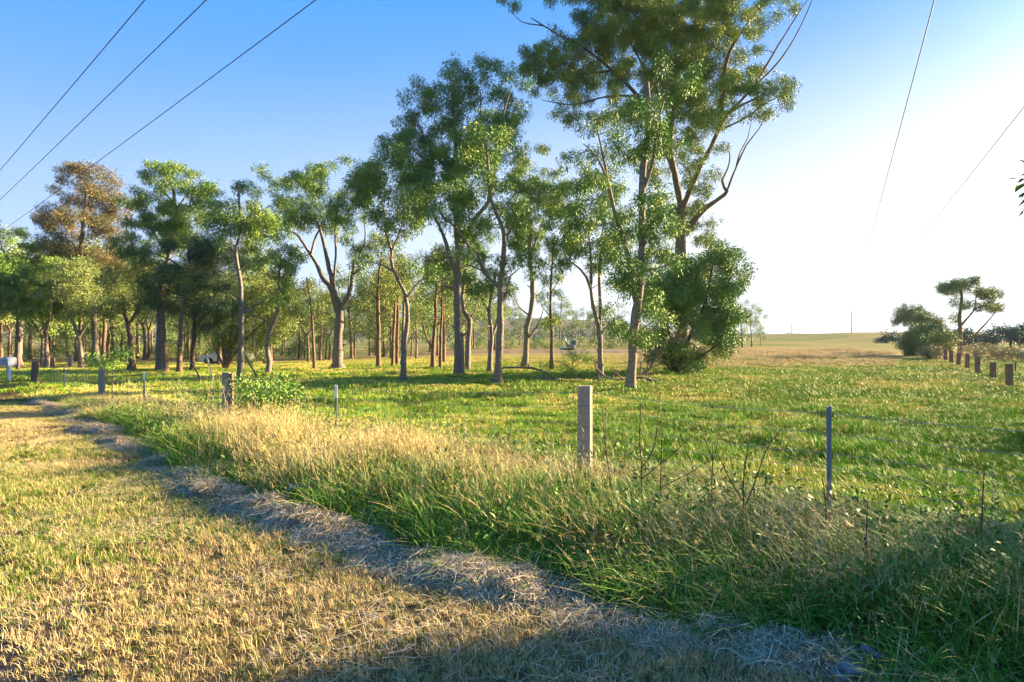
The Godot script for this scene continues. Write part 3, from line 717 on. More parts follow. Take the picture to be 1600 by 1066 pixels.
	tree("she_oak", "dark bluish green needle leaved tree in front of the parked car", "tree", "", Vector2(-19.345, 38.691), [[0.15, 0.058, 0, 0, 0, 0.077, 1.586, 0.057, 0.232, 3.134, 0.138, 0.155, 4.682, 0.233, 0, 6.229, 0.338, 0.077, 7.39, 0.422], [0.073, 0.019, 0.193, 2.747, 0.108, 1.161, 3.521, 0.456, 2.321, 3.985, 0.971], [0.067, 0.019, 0.174, 4.295, 0.194, -0.774, 4.682, 0.188, -1.741, 5.146, 0.179], [0.067, 0.019, 0.039, 5.842, 0.29, 1.161, 6.616, 0.26, 2.244, 6.926, 0.224], [0.067, 0.019, 0.039, 5.842, 0.29, -0.967, 6.694, 0.598, -1.702, 7.003, 0.859], [0.06, 0.019, 0.232, 3.134, 0.138, -0.58, 3.714, 0.26, -1.47, 4.295, 0.45]], [[-1.47, 6.926, 0.94, 1.277, 0.681, 1.277], [0.077, 7.467, 0.179, 1.788, 0.851, 1.788], [2.012, 6.926, 0.17, 1.702, 0.681, 1.702], [-1.935, 5.455, -0.055, 1.617, 0.681, 1.617], [-0.696, 4.295, 0.414, 1.788, 0.681, 1.788], [1.161, 5.146, 0.712, 1.617, 0.851, 1.617], [2.321, 3.908, 1.051, 1.532, 0.766, 1.532], [1.238, 2.902, 0.138, 1.277, 0.681, 1.277], [0, 5.842, 0.389, 1.702, 0.766, 1.702]], "oak", 1.15)
	tree("feathery_tree", "many stemmed olive feathery tree right of the dark needle tree", "tree", "", Vector2(-18.422, 41.305), [[0.124, 0.037, -0.083, 0, 0, -0.165, 1.157, 0.023, -0.33, 2.396, 0.059, -0.785, 3.635, 0.105], [0.124, 0.03, -0.083, 0, 0, 0.33, 1.363, 0.048, 1.074, 3.015, 0.141, 1.9, 4.048, 0.22], [0.107, 0.025, -0.083, 0, 0, 0.867, 1.57, 0.008, 2.107, 2.809, 0.018, 3.139, 3.552, 0.027], [0.107, 0.025, -0.083, 0, 0, -0.578, 1.074, 0.045, -0.909, 1.983, 0.099], [0.107, 0.025, -0.083, 0, 0, 0.165, 1.57, -0.114, 0.33, 3.222, -0.29, 0.743, 5.287, -0.555]], [[1.983, 4.048, 0.127, 1.908, 1.363, 1.908], [3.139, 3.139, -0.637, 1.454, 1, 1.454], [-0.165, 2.189, -0.098, 1.272, 0.818, 1.272], [0.991, 5.618, -0.834, 1.727, 1, 1.727], [1.694, 1.983, -0.549, 1.545, 0.818, 1.545], [3.552, 4.874, 0.666, 1.181, 1, 1.181], [0.661, 3.428, 0.271, 1.363, 1, 1.363], [0.743, 0.909, -0.705, 0.909, 0.636, 0.909], [0.33, 1.57, -0.206, 1, 0.636, 1], [1.57, 0.95, -0.598, 0.727, 0.454, 0.727], [1.404, 0.62, 0.236, 0.818, 0.363, 0.818]], "olive", 1.3)
	tree("gum_tree", "dark trunked gum with a low forked top, left of the pickets", "tree", "gum trees standing in the paddock", Vector2(-23.929, 40.216), [[0.225, 0.136, 0, 0, 0, 0.04, 1.206, 0.064, 0, 2.413, 0.157, -0.08, 2.976, 0.207], [0.121, 0.036, -0.06, 2.835, 0.185, -0.322, 3.619, 0.136, -0.523, 4.826, 0.027], [0.121, 0.036, -0.08, 2.976, 0.207, 0.362, 3.7, 0.05, 0.442, 4.826, -0.264, 0.362, 6.032, -0.669]], [[-0.402, 5.228, -0.161, 1.77, 1.327, 1.77], [0.402, 6.233, -0.197, 1.593, 1.239, 1.593], [-1.005, 4.022, 0.036, 1.15, 0.796, 1.15], [0.925, 4.625, -0.346, 1.062, 0.796, 1.062]], "olive", 1)
	tree("gum_tree", "tall flat topped gum with tiers of leaves above the dark tree", "tree", "gum trees standing in the paddock", Vector2(-22.11, 40.054), [[0.207, 0.09, 0, 0, 0, 0, 2.403, -0.032, 0.08, 5.207, -0.087, 0.561, 7.21, -0.134, 0.881, 8.812, -0.174, 0.921, 10.414, -0.216, 0.721, 11.816, -0.255], [0.086, 0.024, 0.561, 7.21, -0.134, -0.32, 8.812, 0.125, -0.801, 10.214, 0.427], [0.086, 0.024, 0.801, 8.411, -0.138, 1.682, 9.613, 0.085, 2.243, 10.734, 0.356], [0.069, 0.024, 0.921, 10.414, -0.216, 0.08, 11.535, -0.157, -0.401, 12.216, -0.108], [0.069, 0.024, 0.911, 10.013, -0.188, 1.522, 11.215, -0.619, 1.762, 12.016, -0.996]], [[0.08, 12.497, -0.678, 1.762, 0.705, 1.762], [1.682, 11.896, -0.51, 1.41, 0.881, 1.41], [-0.801, 10.734, 0.1, 1.674, 0.881, 1.674], [0.801, 9.933, -0.25, 2.203, 1.057, 2.203], [2.563, 11.135, 0.029, 1.057, 0.793, 1.057], [0.08, 8.211, -0.356, 2.027, 1.057, 2.027], [1.482, 8.612, -0.203, 1.234, 0.881, 1.234], [-0.921, 9.212, -0.188, 1.234, 0.793, 1.234], [-1.322, 7.61, 0.409, 1.322, 0.969, 1.322]], "gum", 1)
	tree("gum_tree", "bare dark stem touching the flat topped gum", "tree", "gum trees standing in the paddock", Vector2(-20.117, 37.116), [[0.144, 0.056, 0, 0, 0, -0.037, 1.967, 0.056, -0.148, 3.823, 0.133, -0.297, 5.679, 0.222]], [[-0.297, 5.679, -0.09, 1.225, 0.817, 1.225], [-0.742, 4.751, -0.03, 0.98, 0.653, 0.98]], "olive", 1)
	tree("gum_tree", "brown trunk between the flat topped gum and the dark needle tree", "tree", "gum trees standing in the paddock", Vector2(-18.788, 36.132), [[0.155, 0.06, 0, 0, 0, -0.036, 1.59, -0.093, 0, 3.396, -0.248, 0.072, 5.203, -0.432]], [[0.072, 5.203, -0.318, 1.113, 0.795, 1.113], [0.723, 5.745, -0.519, 0.954, 0.715, 0.954]], "olive", 1)
	tree("gum_tree", "tall pale limbed gum with a rust coloured crown", "tree", "", Vector2(-32.5, 50), [[0.258, 0.112, 0, 0, 0, -0.05, 2.6, 0.077, -0.15, 5.1, 0.184, -0.5, 7.1, 0.285, -0.9, 8.6, 0.368, -0.6, 11.1, 0.513, -0.2, 13.6, 0.668], [0.129, 0.036, -0.125, 4.475, 0.135, 0.3, 6.6, -0.157, 0.45, 8.6, -0.55, 0.5, 11.6, -1.25, 0.6, 13.6, -1.772], [0.107, 0.03, -0.5, 7.1, 0.285, -1.4, 8.6, 0.081, -2.1, 10.6, -0.288], [0.107, 0.03, 0.375, 7.6, -0.389, 1.3, 9.35, -0.113, 1.8, 10.6, 0.152], [0.086, 0.03, -0.15, 5.1, 0.184, -1.1, 6.1, 0.286, -1.75, 6.6, 0.371]], [[0, 14.45, 0.911, 2.2, 0.99, 2.2], [-0.75, 13.45, -0.065, 2.31, 0.99, 2.31], [-2.1, 11.5, 0.341, 1.98, 1.1, 1.98], [0.9, 12.7, -1.274, 1.54, 1.1, 1.54], [-0.9, 10.85, 0.988, 2.42, 1.21, 2.42], [0, 8.1, -0.318, 2.42, 1.43, 2.42], [1.5, 10.5, 0.425, 1.43, 0.99, 1.43], [-2, 9.35, 0.578, 1.65, 1.1, 1.65]], "rust", 1)
	tree("gum_tree", "short orange lit gum left of the square white post", "tree", "gum trees standing in the paddock", Vector2(-30.012, 44.595), [[0.173, 0.1, 0, 0, 0, 0, 1.382, 0.096, -0.134, 2.408, 0.197, -0.446, 3.389, 0.313], [0.096, 0.027, -0.1, 2.152, 0.155, 0.58, 3.389, 0.013, 1.115, 4.727, -0.201], [0.077, 0.027, -0.446, 3.389, 0.313, -0.847, 4.281, 0.399, -1.026, 5.173, 0.514]], [[0.803, 5.084, -0.225, 2.158, 1.374, 2.158], [-0.847, 5.396, 0.519, 1.668, 1.079, 1.668], [1.918, 4.37, -0.153, 1.57, 0.981, 1.57], [-0.089, 6.511, 0.215, 1.766, 1.079, 1.766]], "pale", 1)
	tree("gum_tree", "forked dark gum at the left end of the row", "tree", "gum trees standing in the paddock", Vector2(-38.65, 50), [[0.279, 0.131, 0, 0, 0, 0.05, 2.6, -0.124, 0.05, 5.1, -0.298, 0.3, 6.6, -0.418, 0.45, 7.7, -0.512], [0.129, 0.036, 0.112, 5.475, -0.242, -0.35, 7.1, 0.105, -0.55, 9.1, 0.721, -0.6, 10, 1.036], [0.086, 0.03, 0.3, 6.6, -0.418, 1.25, 7.85, -0.271, 1.95, 8.5, -0.145], [0.086, 0.03, 0.05, 3.85, -0.143, 1.05, 5.1, -0.304, 1.65, 5.85, -0.44]], [[-0.6, 10.1, 0.367, 1.32, 0.715, 1.32], [-0.35, 7.7, 0.252, 2.31, 1.21, 2.31], [1.75, 8.6, -0.597, 1.87, 1.21, 1.87], [0.4, 6.1, -0.769, 2.53, 1.43, 2.53], [2.15, 6.35, 0.281, 1.65, 1.21, 1.65], [-1.85, 7.1, -0.024, 1.65, 1.43, 1.65], [-2.1, 9.6, 1.006, 1.1, 0.88, 1.1]], "gum", 1)
	tree("big_gum_tree", "huge spreading gum whose crown runs out of the top of the picture", "tree", "", Vector2(9.852, 37.037), [[0.414, 0.25, 0, 0, 0, 0, 2.185, -0.088, 0, 4.778, -0.243, 0, 6.63, -0.372, 0.037, 8.481, -0.512, 0.074, 9.667, -0.607], [0.207, 0.089, 0.037, 8.481, -0.512, 0.704, 8.667, -0.47, 1.074, 9.148, -0.417, 1.444, 9.519, -0.364, 2, 9.889, -0.29, 2.481, 10.259, -0.217, 2.667, 10.481, -0.18], [0.089, 0.027, 2.62, 10.426, -0.197, 2.37, 11.074, -0.255, 2.741, 11.815, -0.356, 2.889, 12.556, -0.465, 2.815, 13.148, -0.56], [0.07, 0.018, 2.62, 10.426, -0.197, 3.074, 11.741, -0.012, 3.593, 13, 0.252, 4.222, 13.852, 0.489, 4.815, 15.074, 0.823], [0.051, 0.016, 3.074, 11.741, -0.012, 3.407, 12.741, -0.207, 3.926, 13.593, -0.474, 4.296, 14.778, -0.867], [0.185, 0.049, 0.065, 9.37, -0.568, 0.704, 11.074, -0.143, 1.259, 12.37, 0.327, 1.815, 13.667, 0.866, 2.148, 14.407, 1.201, 2.815, 14.778, 1.529, 3.704, 15.148, 1.96], [0.207, 0.044, 0.074, 9.667, -0.607, -0.222, 11.444, -0.839, -0.407, 13.296, -1.19, -0.148, 15.519, -1.691, 0.148, 17.741, -2.254, 0.333, 19.963, -2.863, 0.444, 22.37, -3.567], [0.159, 0.04, 1.815, 13.667, 0.866, 2, 14.778, 0.819, 2.074, 15.889, 0.752, 2.37, 17.741, 0.614, 3.111, 19.222, 0.475, 4.222, 20.704, 0.305, 5.333, 21.741, 0.155], [0.083, 0.02, 2.148, 14.407, 1.201, 3.481, 15.815, 1.358, 4.593, 17.667, 1.616, 5.519, 19.222, 1.869, 6.519, 20.778, 2.154], [0.057, 0.016, 3.481, 15.815, 1.358, 4.778, 17.074, 1.559, 5.778, 18.667, 1.866, 6.815, 21.259, 2.415], [0.159, 0.027, -0.269, 11.907, -0.992, -0.963, 13.593, -0.975, -1.519, 14.778, -0.958, -2.444, 16.259, -0.932, -3.926, 17.741, -0.896, -5.778, 19.148, -0.852, -7.259, 19.889, -0.819, -8.741, 20.778, -0.782], [0.096, 0.022, -0.213, 14.963, -1.681, -1.333, 17, -1.467, -2.444, 18.852, -1.179, -3.556, 20.704, -0.844, -4.296, 22.556, -0.504], [0.08, 0.022, -2.444, 16.259, -0.932, -4.296, 16.259, -1.104, -6.148, 15.889, -1.361, -8, 16.259, -1.663], [0.08, 0.022, -0.148, 15.519, -1.691, 0.704, 17.37, -1.371, 1.63, 19.222, -0.895, 2, 21.444, -0.287], [0.064, 0.022, 1.815, 13.667, 0.866, 3.111, 14.222, 0.811, 4.407, 15.148, 0.72, 5.407, 15.704, 0.643], [0.064, 0.016, -3.926, 17.741, -0.896, -6.148, 17.37, -0.392, -8, 17.926, 0.231, -9.407, 18.481, 0.787], [0.051, 0.013, -8, 20.333, -0.804, -9.296, 20.519, -0.725, -10.037, 21.259, -0.635]], [[-0.963, 18.481, -1.479, 3.259, 2.526, 3.259], [-5.037, 19.222, -1.442, 2.526, 1.793, 2.526], [-7.259, 18.037, -1.132, 1.956, 1.793, 1.956], [-2.815, 20.333, -0.564, 2.933, 1.467, 2.933], [1.444, 19.407, 0.917, 2.363, 1.956, 2.363], [3.481, 19.963, -0.299, 1.711, 1.385, 1.711], [5.407, 21, -0.234, 1.141, 0.815, 1.141], [4.593, 15.519, 0.469, 1.548, 0.896, 1.548], [2.444, 15.333, 0.841, 1.793, 1.304, 1.793], [-3.926, 15.889, -1.446, 2.119, 1.385, 2.119], [-0.148, 15.333, -1.295, 2.119, 1.711, 2.119], [-5.963, 15.889, -1.082, 1.711, 1.141, 1.711], [-0.593, 23.111, -3.121, 4.889, 1.833, 4.889], [0.333, 12, 0.921, 1.385, 1.385, 1.385], [-1.778, 12.185, -1.107, 1.385, 1.385, 1.385], [1.259, 17, -0.77, 1.956, 1.63, 1.956], [0.704, 10.333, 0.06, 0.896, 0.896, 0.896], [-8.667, 18.556, -1.209, 1.059, 0.896, 1.059], [5.519, 15.815, 1.359, 0.815, 0.652, 0.815], [-5.037, 22.556, -0.84, 2.852, 1.385, 2.852], [3.667, 17.741, -0.504, 1.304, 1.059, 1.304], [-9.852, 21, 0.394, 0.57, 0.57, 0.57], [1.444, 8.667, -1.678, 1.385, 1.059, 1.385], [2.37, 7.667, -0.904, 0.978, 0.815, 0.978], [-0.222, 9.222, -1.52, 1.467, 1.385, 1.467], [-0.963, 10.333, -1.643, 1.222, 1.385, 1.385], [1.185, 13.481, 1.018, 1.385, 1.385, 1.385], [-0.963, 7.741, -1.659, 1.385, 1.222, 1.385], [3.481, 14.037, 1.404, 1.059, 0.733, 1.059], [1.704, 11.63, 0.728, 0.733, 1.059, 1.059]], "big", 0.68)
	tree("broad_bushy_tree", "dense round bushy tree with dead branches round its foot", "tree", "", Vector2(8.678, 33.898), [[0.117, 0.051, -0.136, 0, 0, -0.203, 0.983, -0.037, -0.373, 2.169, -0.104, -0.542, 3.525, -0.196, -0.712, 4.712, -0.286], [0.117, 0.041, -0.136, 0, 0, 0.339, 1.153, 0.184, 0.814, 2.508, 0.5, 1.322, 3.864, 0.876, 1.492, 5.559, 1.371], [0.087, 0.024, -0.136, 0, 0, 0.983, 0.814, 0.371, 1.831, 1.492, 0.789, 2.508, 2.169, 1.208], [0.087, 0.024, -0.136, 0, 0, -0.678, 0.814, 0.144, -1.051, 1.661, 0.343], [0.073, 0.02, -0.136, 0, 0, 0.068, 1.492, -0.267, 0.475, 3.186, -0.727, 0.746, 4.881, -1.262]], [[0.814, 4.881, -1.112, 2.088, 1.417, 2.088], [1.492, 3.186, 0.118, 1.79, 1.268, 1.79], [-0.203, 3.864, 0.162, 1.641, 1.492, 1.641], [-0.881, 2.169, -0.402, 1.119, 0.969, 1.119], [2.237, 2.237, 0.226, 1.119, 0.969, 1.119], [2.576, 4.61, 1.06, 0.82, 1.268, 1.268], [1.763, 6.169, 0.469, 1.342, 0.82, 1.342], [0.203, 1.322, 0.256, 1.342, 0.597, 1.342], [1.153, 1.831, 0.776, 1.268, 0.671, 1.268], [2.915, 3.186, 1.102, 0.597, 0.82, 0.82], [-1.559, 3.525, 0.277, 0.746, 0.969, 0.969], [0.203, 0.746, 0.615, 1.268, 0.447, 1.268], [-0.678, 1.153, -0.313, 0.969, 0.522, 0.969], [1.153, 0.949, -0.238, 1.044, 0.447, 1.044], [2.034, 1.492, -0.019, 0.82, 0.522, 0.82]], "bush", 1.1)

func far_wood_at(list: Array, x: float, y: float, d: float, size: float, tone: Color) -> void:
	for k in 5:
		var o := in_ball() * Vector3(0.5, 0.35, 0.5) * size + Vector3(0, size * 0.45, 0)
		var b := Basis.from_euler(Vector3(rnd(0, 1), rnd(0, TAU), 0)) * size * rnd(0.4, 0.6)
		var c := tone * rnd(0.75, 1.25)
		list.append([b, Vector3(x, y, -d) + o, c])

func pack(list: Array) -> PackedFloat32Array:
	var buf := PackedFloat32Array()
	buf.resize(list.size() * 16)
	var w := 0
	for e in list:
		var b: Basis = e[0]
		var p: Vector3 = e[1]
		var c: Color = e[2]
		for r in 3:
			buf[w] = b.x[r]; buf[w + 1] = b.y[r]; buf[w + 2] = b.z[r]; buf[w + 3] = p[r]
			w += 4
		buf[w] = c.r; buf[w + 1] = c.g; buf[w + 2] = c.b; buf[w + 3] = 1.0
		w += 4
	return buf

func woodland() -> void:
	rng.seed = 501
	var protos := []
	var shapes := [
		[[[0.13, 0.05, 0, 0, 0, 0.1, 2.5, 0, 0.3, 5, 0.1, 0.2, 7.2, 0.2], [0.05, 0.02, 0.2, 3.8, 0, 1.0, 5.0, 0.6, 1.4, 6.2, 0.8], [0.05, 0.02, 0.2, 4.2, 0, -0.9, 5.4, -0.6, -1.3, 6.6, -0.8]], [[0.2, 6.8, 0.2, 1.5, 1.2, 1.5], [1.3, 5.8, 0.7, 1.3, 1.0, 1.3], [-1.2, 6.2, -0.7, 1.3, 1.0, 1.3], [0, 4.6, 0.2, 1.5, 0.8, 1.5], [-0.6, 3.3, 0.9, 1.1, 0.6, 1.1], [0.7, 2.6, -0.5, 0.9, 0.5, 0.9]]],
		[[[0.12, 0.04, 0, 0, 0, -0.15, 2.2, 0, -0.1, 4.6, 0, 0.3, 6.8, 0], [0.05, 0.02, -0.1, 3.0, 0, -1.0, 4.4, 0.5, -1.3, 5.6, 0.7]], [[0.3, 6.2, 0, 1.7, 1.3, 1.7], [-1.2, 5.4, 0.6, 1.4, 1.0, 1.4], [0.9, 4.6, -0.5, 1.2, 0.8, 1.2], [-0.2, 3.5, -0.6, 1.3, 0.7, 1.3], [0.5, 2.5, 0.6, 0.9, 0.5, 0.9]]],
		[[[0.15, 0.06, 0, 0, 0, 0, 1.6, 0, 0.1, 2.6, 0], [0.09, 0.03, 0.1, 2.6, 0, -0.6, 4.2, 0.3, -0.8, 6.4, 0.4], [0.08, 0.03, 0.1, 2.5, 0, 0.8, 4.0, -0.4, 1.0, 6.0, -0.7]], [[-0.8, 6.2, 0.4, 1.5, 1.3, 1.5], [1.0, 5.8, -0.6, 1.5, 1.2, 1.5], [0.1, 4.5, 0, 1.6, 0.8, 1.6], [-1.3, 4.0, -0.5, 1.1, 0.8, 1.1], [1.5, 4.2, 0.6, 1.0, 0.7, 1.0]]],
		[[[0.10, 0.03, 0, 0, 0, 0.05, 2.0, 0, 0, 4.0, 0.1, 0.15, 6.0, 0.1]], [[0.1, 5.6, 0.1, 1.2, 1.3, 1.2], [0.3, 4.0, 0.2, 1.3, 0.9, 1.3], [-0.4, 2.9, -0.3, 1.1, 0.7, 1.1], [0.4, 2.0, 0.3, 0.8, 0.5, 0.8]]],
	]
	var kinds := ["wood", "wood", "wood", "wood"]
	var gname := "trees of the wood behind the paddock"
	var label := "slender brown trunked tree in the wood behind the paddock"
	var first := [Vector2(-0.30 * 64, 64), Vector2(-0.21 * 68, 68), Vector2(-0.40 * 66, 66), Vector2(-0.15 * 60, 60)]
	for k in 4:
		protos.append(tree("wood_tree", label, "tree", gname, first[k], shapes[k][0], shapes[k][1], kinds[k], 1.0))
	rng.seed = 77
	var spots := []
	var tries := 0
	while spots.size() < 66 and tries < 3000:
		tries += 1
		var d := rnd(50, 92)
		var u := rnd(-0.90, -0.02)
		if u > -0.10 and d < 66: continue
		var p := Vector2(u * d, d)
		var ok := true
		for q in spots: if p.distance_to(q) < 2.4: ok = false
		for q in first: if p.distance_to(q) < 2.4: ok = false
		if p.distance_to(Vector2(-25.2, 55.5)) < 4.5: ok = false
		if ok: spots.append(p)
	var near_wood := protos.duplicate()
	for p in spots:
		var size := rnd(0.95, 1.3) * lerpf(1.0, 1.22, ss(-0.25, -0.6, p.x / p.y))
		near_wood.append(copy_tree(protos[rng.randi() % 4], label, gname, p, rnd(0, TAU), size))
	label_behind(near_wood, "brown trunked wood tree")
	var deep := []
	tries = 0
	while deep.size() < 56 and tries < 3000:
		tries += 1
		var d := rnd(92, 150)
		var p := Vector2(rnd(-0.95, -0.06) * d, d)
		var ok := true
		for q in deep: if p.distance_to(q) < 3.5: ok = false
		if ok: deep.append(p)
	var far_trees := []
	for p in deep: far_trees.append(copy_tree(protos[rng.randi() % 4], label, "trees deep in the wood", p, rnd(0, TAU), rnd(1.1, 1.6)))
	label_behind(far_trees, "tree deep in the wood")
	var under := tree("wood_bush", "shadowy bush under the trees of the wood", "bush", "bushes under the wood", Vector2(-0.33 * 75, 75), [[0.05, 0.02, 0, 0, 0, 0.1, 0.6, 0, 0.2, 1.4, 0]], [[0, 1.0, 0, 1.6, 1.0, 1.4], [0.8, 1.5, 0.3, 1.0, 0.7, 1.0]], "wood", 1.0)
	var unders := [under]
	for k in 44:
		var d := rnd(70, 125)
		unders.append(copy_tree(under, "shadowy bush under the trees of the wood", "bushes under the wood", Vector2(rnd(-0.9, -0.08) * d, d), rnd(0, TAU), rnd(0.7, 1.7)))
	label_behind(unders, "shadowy wood bush")
	# nearer trees at the left edge
	var edge_tree := tree("gum_tree", "gum at the left edge behind the letterbox, in a close group", "tree", "gums at the left edge", Vector2(-36.0, 43.5), shapes[2][0], shapes[2][1], "gum", 1.1)
	var edge := [edge_tree]
	for p in [Vector2(-34.5, 47), Vector2(-33.5, 46), Vector2(-37.5, 45.5), Vector2(-40.5, 47)]:
		edge.append(copy_tree(edge_tree, "", "gums at the left edge", p, rnd(0, TAU), rnd(0.9, 1.1)))
	label_across(edge, "gum in the close group behind the letterbox")
	# scattered trees on the far side of the open paddock
	var across := []
	var lows := []
	for q in [[-0.06, 120, 1.2], [-0.02, 112, 1.0], [0.012, 135, 1.1], [0.05, 128, 0.8], [0.075, 118, 1.25], [0.105, 125, 1.1], [0.13, 116, 1.0], [0.165, 120, 1.2], [0.20, 128, 1.0], [0.235, 122, 1.1], [0.265, 140, 1.1], [0.30, 150, 1.2], [0.345, 104, 0.7], [0.36, 112, 1.1], [0.375, 118, 1.0], [0.388, 126, 0.75]]:
		across.append(copy_tree(protos[rng.randi() % 4], "", "trees across the open paddock", Vector2(q[0] * q[1], q[1]), rnd(0, TAU), q[2]))
	label_across(across, "leafy tree on the far side of the open paddock")
	# low scrub in front of them
	for q in [[-0.045, 104, 0.6], [-0.01, 100, 0.5], [0.035, 98, 0.55], [0.06, 97, 0.5], [0.12, 98, 0.6], [0.15, 102, 0.5], [0.19, 104, 0.5], [0.215, 100, 0.4]]:
		lows.append(tree("low_bush", "low round bush beyond the strip of bare earth", "bush", "low bushes beyond the bare earth", Vector2(q[0] * q[1], q[1]), [[0.05, 0.02, 0, 0, 0, 0.1, 0.6, 0, 0.2, 1.2, 0]], [[0, 1.0 * q[2] * 2, 0, 1.8, 0.9, 1.6]], "wood", 1.0))
	label_across(lows, "low round bush beyond the bare earth")
	# tree cover of the hills
	var list := []
	var f := FastNoiseLite.new()
	f.seed = 31; f.frequency = 0.012
	for k in 900:
		var d := rnd(565, 800)
		var x := rnd(-1.0, 0.45) * d
		if f.get_noise_2d(x, d * 2.0) < 0.02: continue
		var prof := ss(0.0, 0.75, (d - 560.0) / 255.0)
		var y := -1.5 + prof * 24.0 * (1.0 - ss(60.0, 260.0, x))
		far_wood_at(list, x, y, d, rnd(4.0, 9.0), Color(0.07, 0.095, 0.045))
	for k in 260:
		var d := rnd(250, 420)
		var x := rnd(-0.9, 0.30) * d
		far_wood_at(list, x, H(x, d), d, rnd(3.0, 6.5), Color(0.08, 0.105, 0.04))
	var fw := Node3D.new()
	fw.name = "far_woods"
	add_child(fw)
	tag(fw, "far off woods on the low hills past the open paddock", "woods", "", "stuff")
	crown(fw, spray.far, list.size(), pack(list), "tree_cover")

func right_side() -> void:
	tree("gum_tree", "open crowned gum behind the row of dark fence posts", "tree", "", Vector2(45.226, 64.516), [[0.233, 0.126, 0, 0, 0, 0, 1.355, 0.009, -0.065, 2.968, 0.026, -0.129, 4.129, 0.04, 0.065, 5.548, 0.059, -0.065, 6.71, 0.076], [0.144, 0.035, 0, 1.016, 0.006, 0.968, 1.613, -0.043, 2, 2.581, -0.136, 3.032, 3.613, -0.25, 3.935, 4.645, -0.37], [0.111, 0.031, -0.065, 2.968, 0.026, 0.645, 4, 0.29, 1.097, 4.903, 0.595, 0.839, 5.871, 0.942, 1.226, 6.516, 1.226], [0.067, 0.023, 0.984, 4.677, 0.422, 2.194, 5.161, 0.458, 3.161, 5.677, 0.502], [0.055, 0.019, 3.935, 4.645, -0.37, 5.097, 5.032, -0.571]], [[-0.065, 6.903, -0.637, 1.277, 0.781, 1.277], [-0.839, 7.097, 0.067, 0.639, 0.497, 0.639], [1.613, 6.452, 0.47, 0.923, 0.568, 0.923], [3.548, 6.065, -0.136, 0.639, 0.426, 0.639], [2.645, 4.903, 0.182, 1.135, 0.426, 1.135], [-0.065, 5.29, 0.567, 0.781, 0.426, 0.781], [3.806, 4.839, -0.631, 0.639, 0.426, 0.639], [-0.194, 4, -0.166, 0.852, 0.284, 0.852], [0.903, 7.484, 0.845, 0.568, 0.355, 0.568], [2.839, 6.323, -0.01, 0.426, 0.284, 0.426]], "farg", 1.8)
	tree("gum_tree", "round topped small gum rising from the hedge on the right", "tree", "", Vector2(59.28, 95), [[0.245, 0.1, 0, 0, 0, -0.095, 2.47, 0.091, 0, 4.845, 0.217, -0.19, 6.08, 0.293], [0.098, 0.034, -0.048, 3.658, 0.119, -1.14, 4.18, 0.344, -1.9, 4.56, 0.568], [0.098, 0.034, -0.048, 3.658, 0.119, 0.95, 4.845, 0.516, 1.52, 5.51, 0.83]], [[-0.38, 5.7, -0.204, 1.777, 0.941, 1.777], [-1.71, 4.18, 0.697, 1.15, 0.836, 1.15], [0.76, 4.94, 0.362, 1.15, 0.836, 1.15], [-0.76, 4.75, 0.517, 1.254, 0.732, 1.254]], "farg", 1.2)
	tree("hedge_bush", "leafy green hedge tree left of the first dark post", "bush", "bushes along the right boundary", Vector2(41.419, 64.516), [[0.083, 0.029, 0, 0, 0, -0.194, 0.645, 0.005, -0.387, 2.194, 0.024], [0.083, 0.023, 0, 0, 0, 0.258, 0.645, 0.057, 0.516, 2.194, 0.265]], [[0, 2.194, 0.227, 1.703, 1.419, 1.703], [0, 1.548, -0.1, 1.533, 0.994, 1.533]], "farg", 1.7)
	tree("hedge_bush", "rounded hedge bush just behind the far dark posts", "bush", "bushes along the right boundary", Vector2(38.057, 57.143), [[0.074, 0.026, 0, 0, 0, -0.171, 0.571, 0.039, -0.343, 1.6, 0.145], [0.074, 0.021, 0, 0, 0, 0.229, 0.571, 0.041, 0.457, 1.6, 0.151]], [[0, 1.6, 0.137, 1.257, 1.131, 1.257], [0, 1.086, -0.003, 1.131, 0.792, 1.131]], "farg", 1.7)
	tree("hedge_bush", "grey brown leafless thicket at the foot of the hedge", "bush", "bushes along the right boundary", Vector2(35.243, 54.054), [[0.07, 0.024, 0, 0, 0, -0.162, 0.541, -0.01, -0.324, 0.649, -0.015], [0.07, 0.019, 0, 0, 0, 0.216, 0.541, 0.106, 0.432, 0.649, 0.166]], [[0, 0.649, 0.131, 1.07, 0.595, 1.07], [0, 0.378, 0.061, 0.963, 0.416, 0.963]], "scrub", 1.7)
	tree("hedge_bush", "pale olive bush at the near end of the hedge", "bush", "bushes along the right boundary", Vector2(40.516, 64.516), [[0.083, 0.029, 0, 0, 0, -0.194, 0.645, -0.003, -0.387, 1.032, -0.006], [0.083, 0.023, 0, 0, 0, 0.258, 0.645, -0.135, 0.516, 1.032, -0.262]], [[0, 1.032, -0.08, 1.135, 0.994, 1.135], [0, 0.581, -0.157, 1.022, 0.695, 1.022]], "farg", 1.7)
	tree("hedge_bush", "upper leafy hedge tree beside the small gum", "bush", "bushes along the right boundary", Vector2(48.296, 74.074), [[0.096, 0.033, 0, 0, 0, -0.222, 0.741, -0.04, -0.444, 3.852, -0.328], [0.096, 0.027, 0, 0, 0, 0.296, 0.741, -0.045, 0.593, 3.852, -0.357]], [[0, 3.852, -0.409, 1.467, 0.978, 1.467], [0, 3.407, -0.067, 1.32, 0.684, 1.32]], "farg", 1.7)
	rng.seed = 909
	# dark tree belts far off on the right
	tree("dark_bush", "dark rounded clump of trees on the rise beside the hedge", "bush", "", Vector2(0.585 * 165, 165), [[0.2, 0.1, 0, 0, 0, 0, 1.5, 0, 0, 3, 0]], [[-1, 1.9, 0, 2.4, 1.4, 2.0], [1.6, 1.8, 0, 2.0, 1.3, 2.0]], "fard", 1.3)
	var belt := []
	var scrubs := []
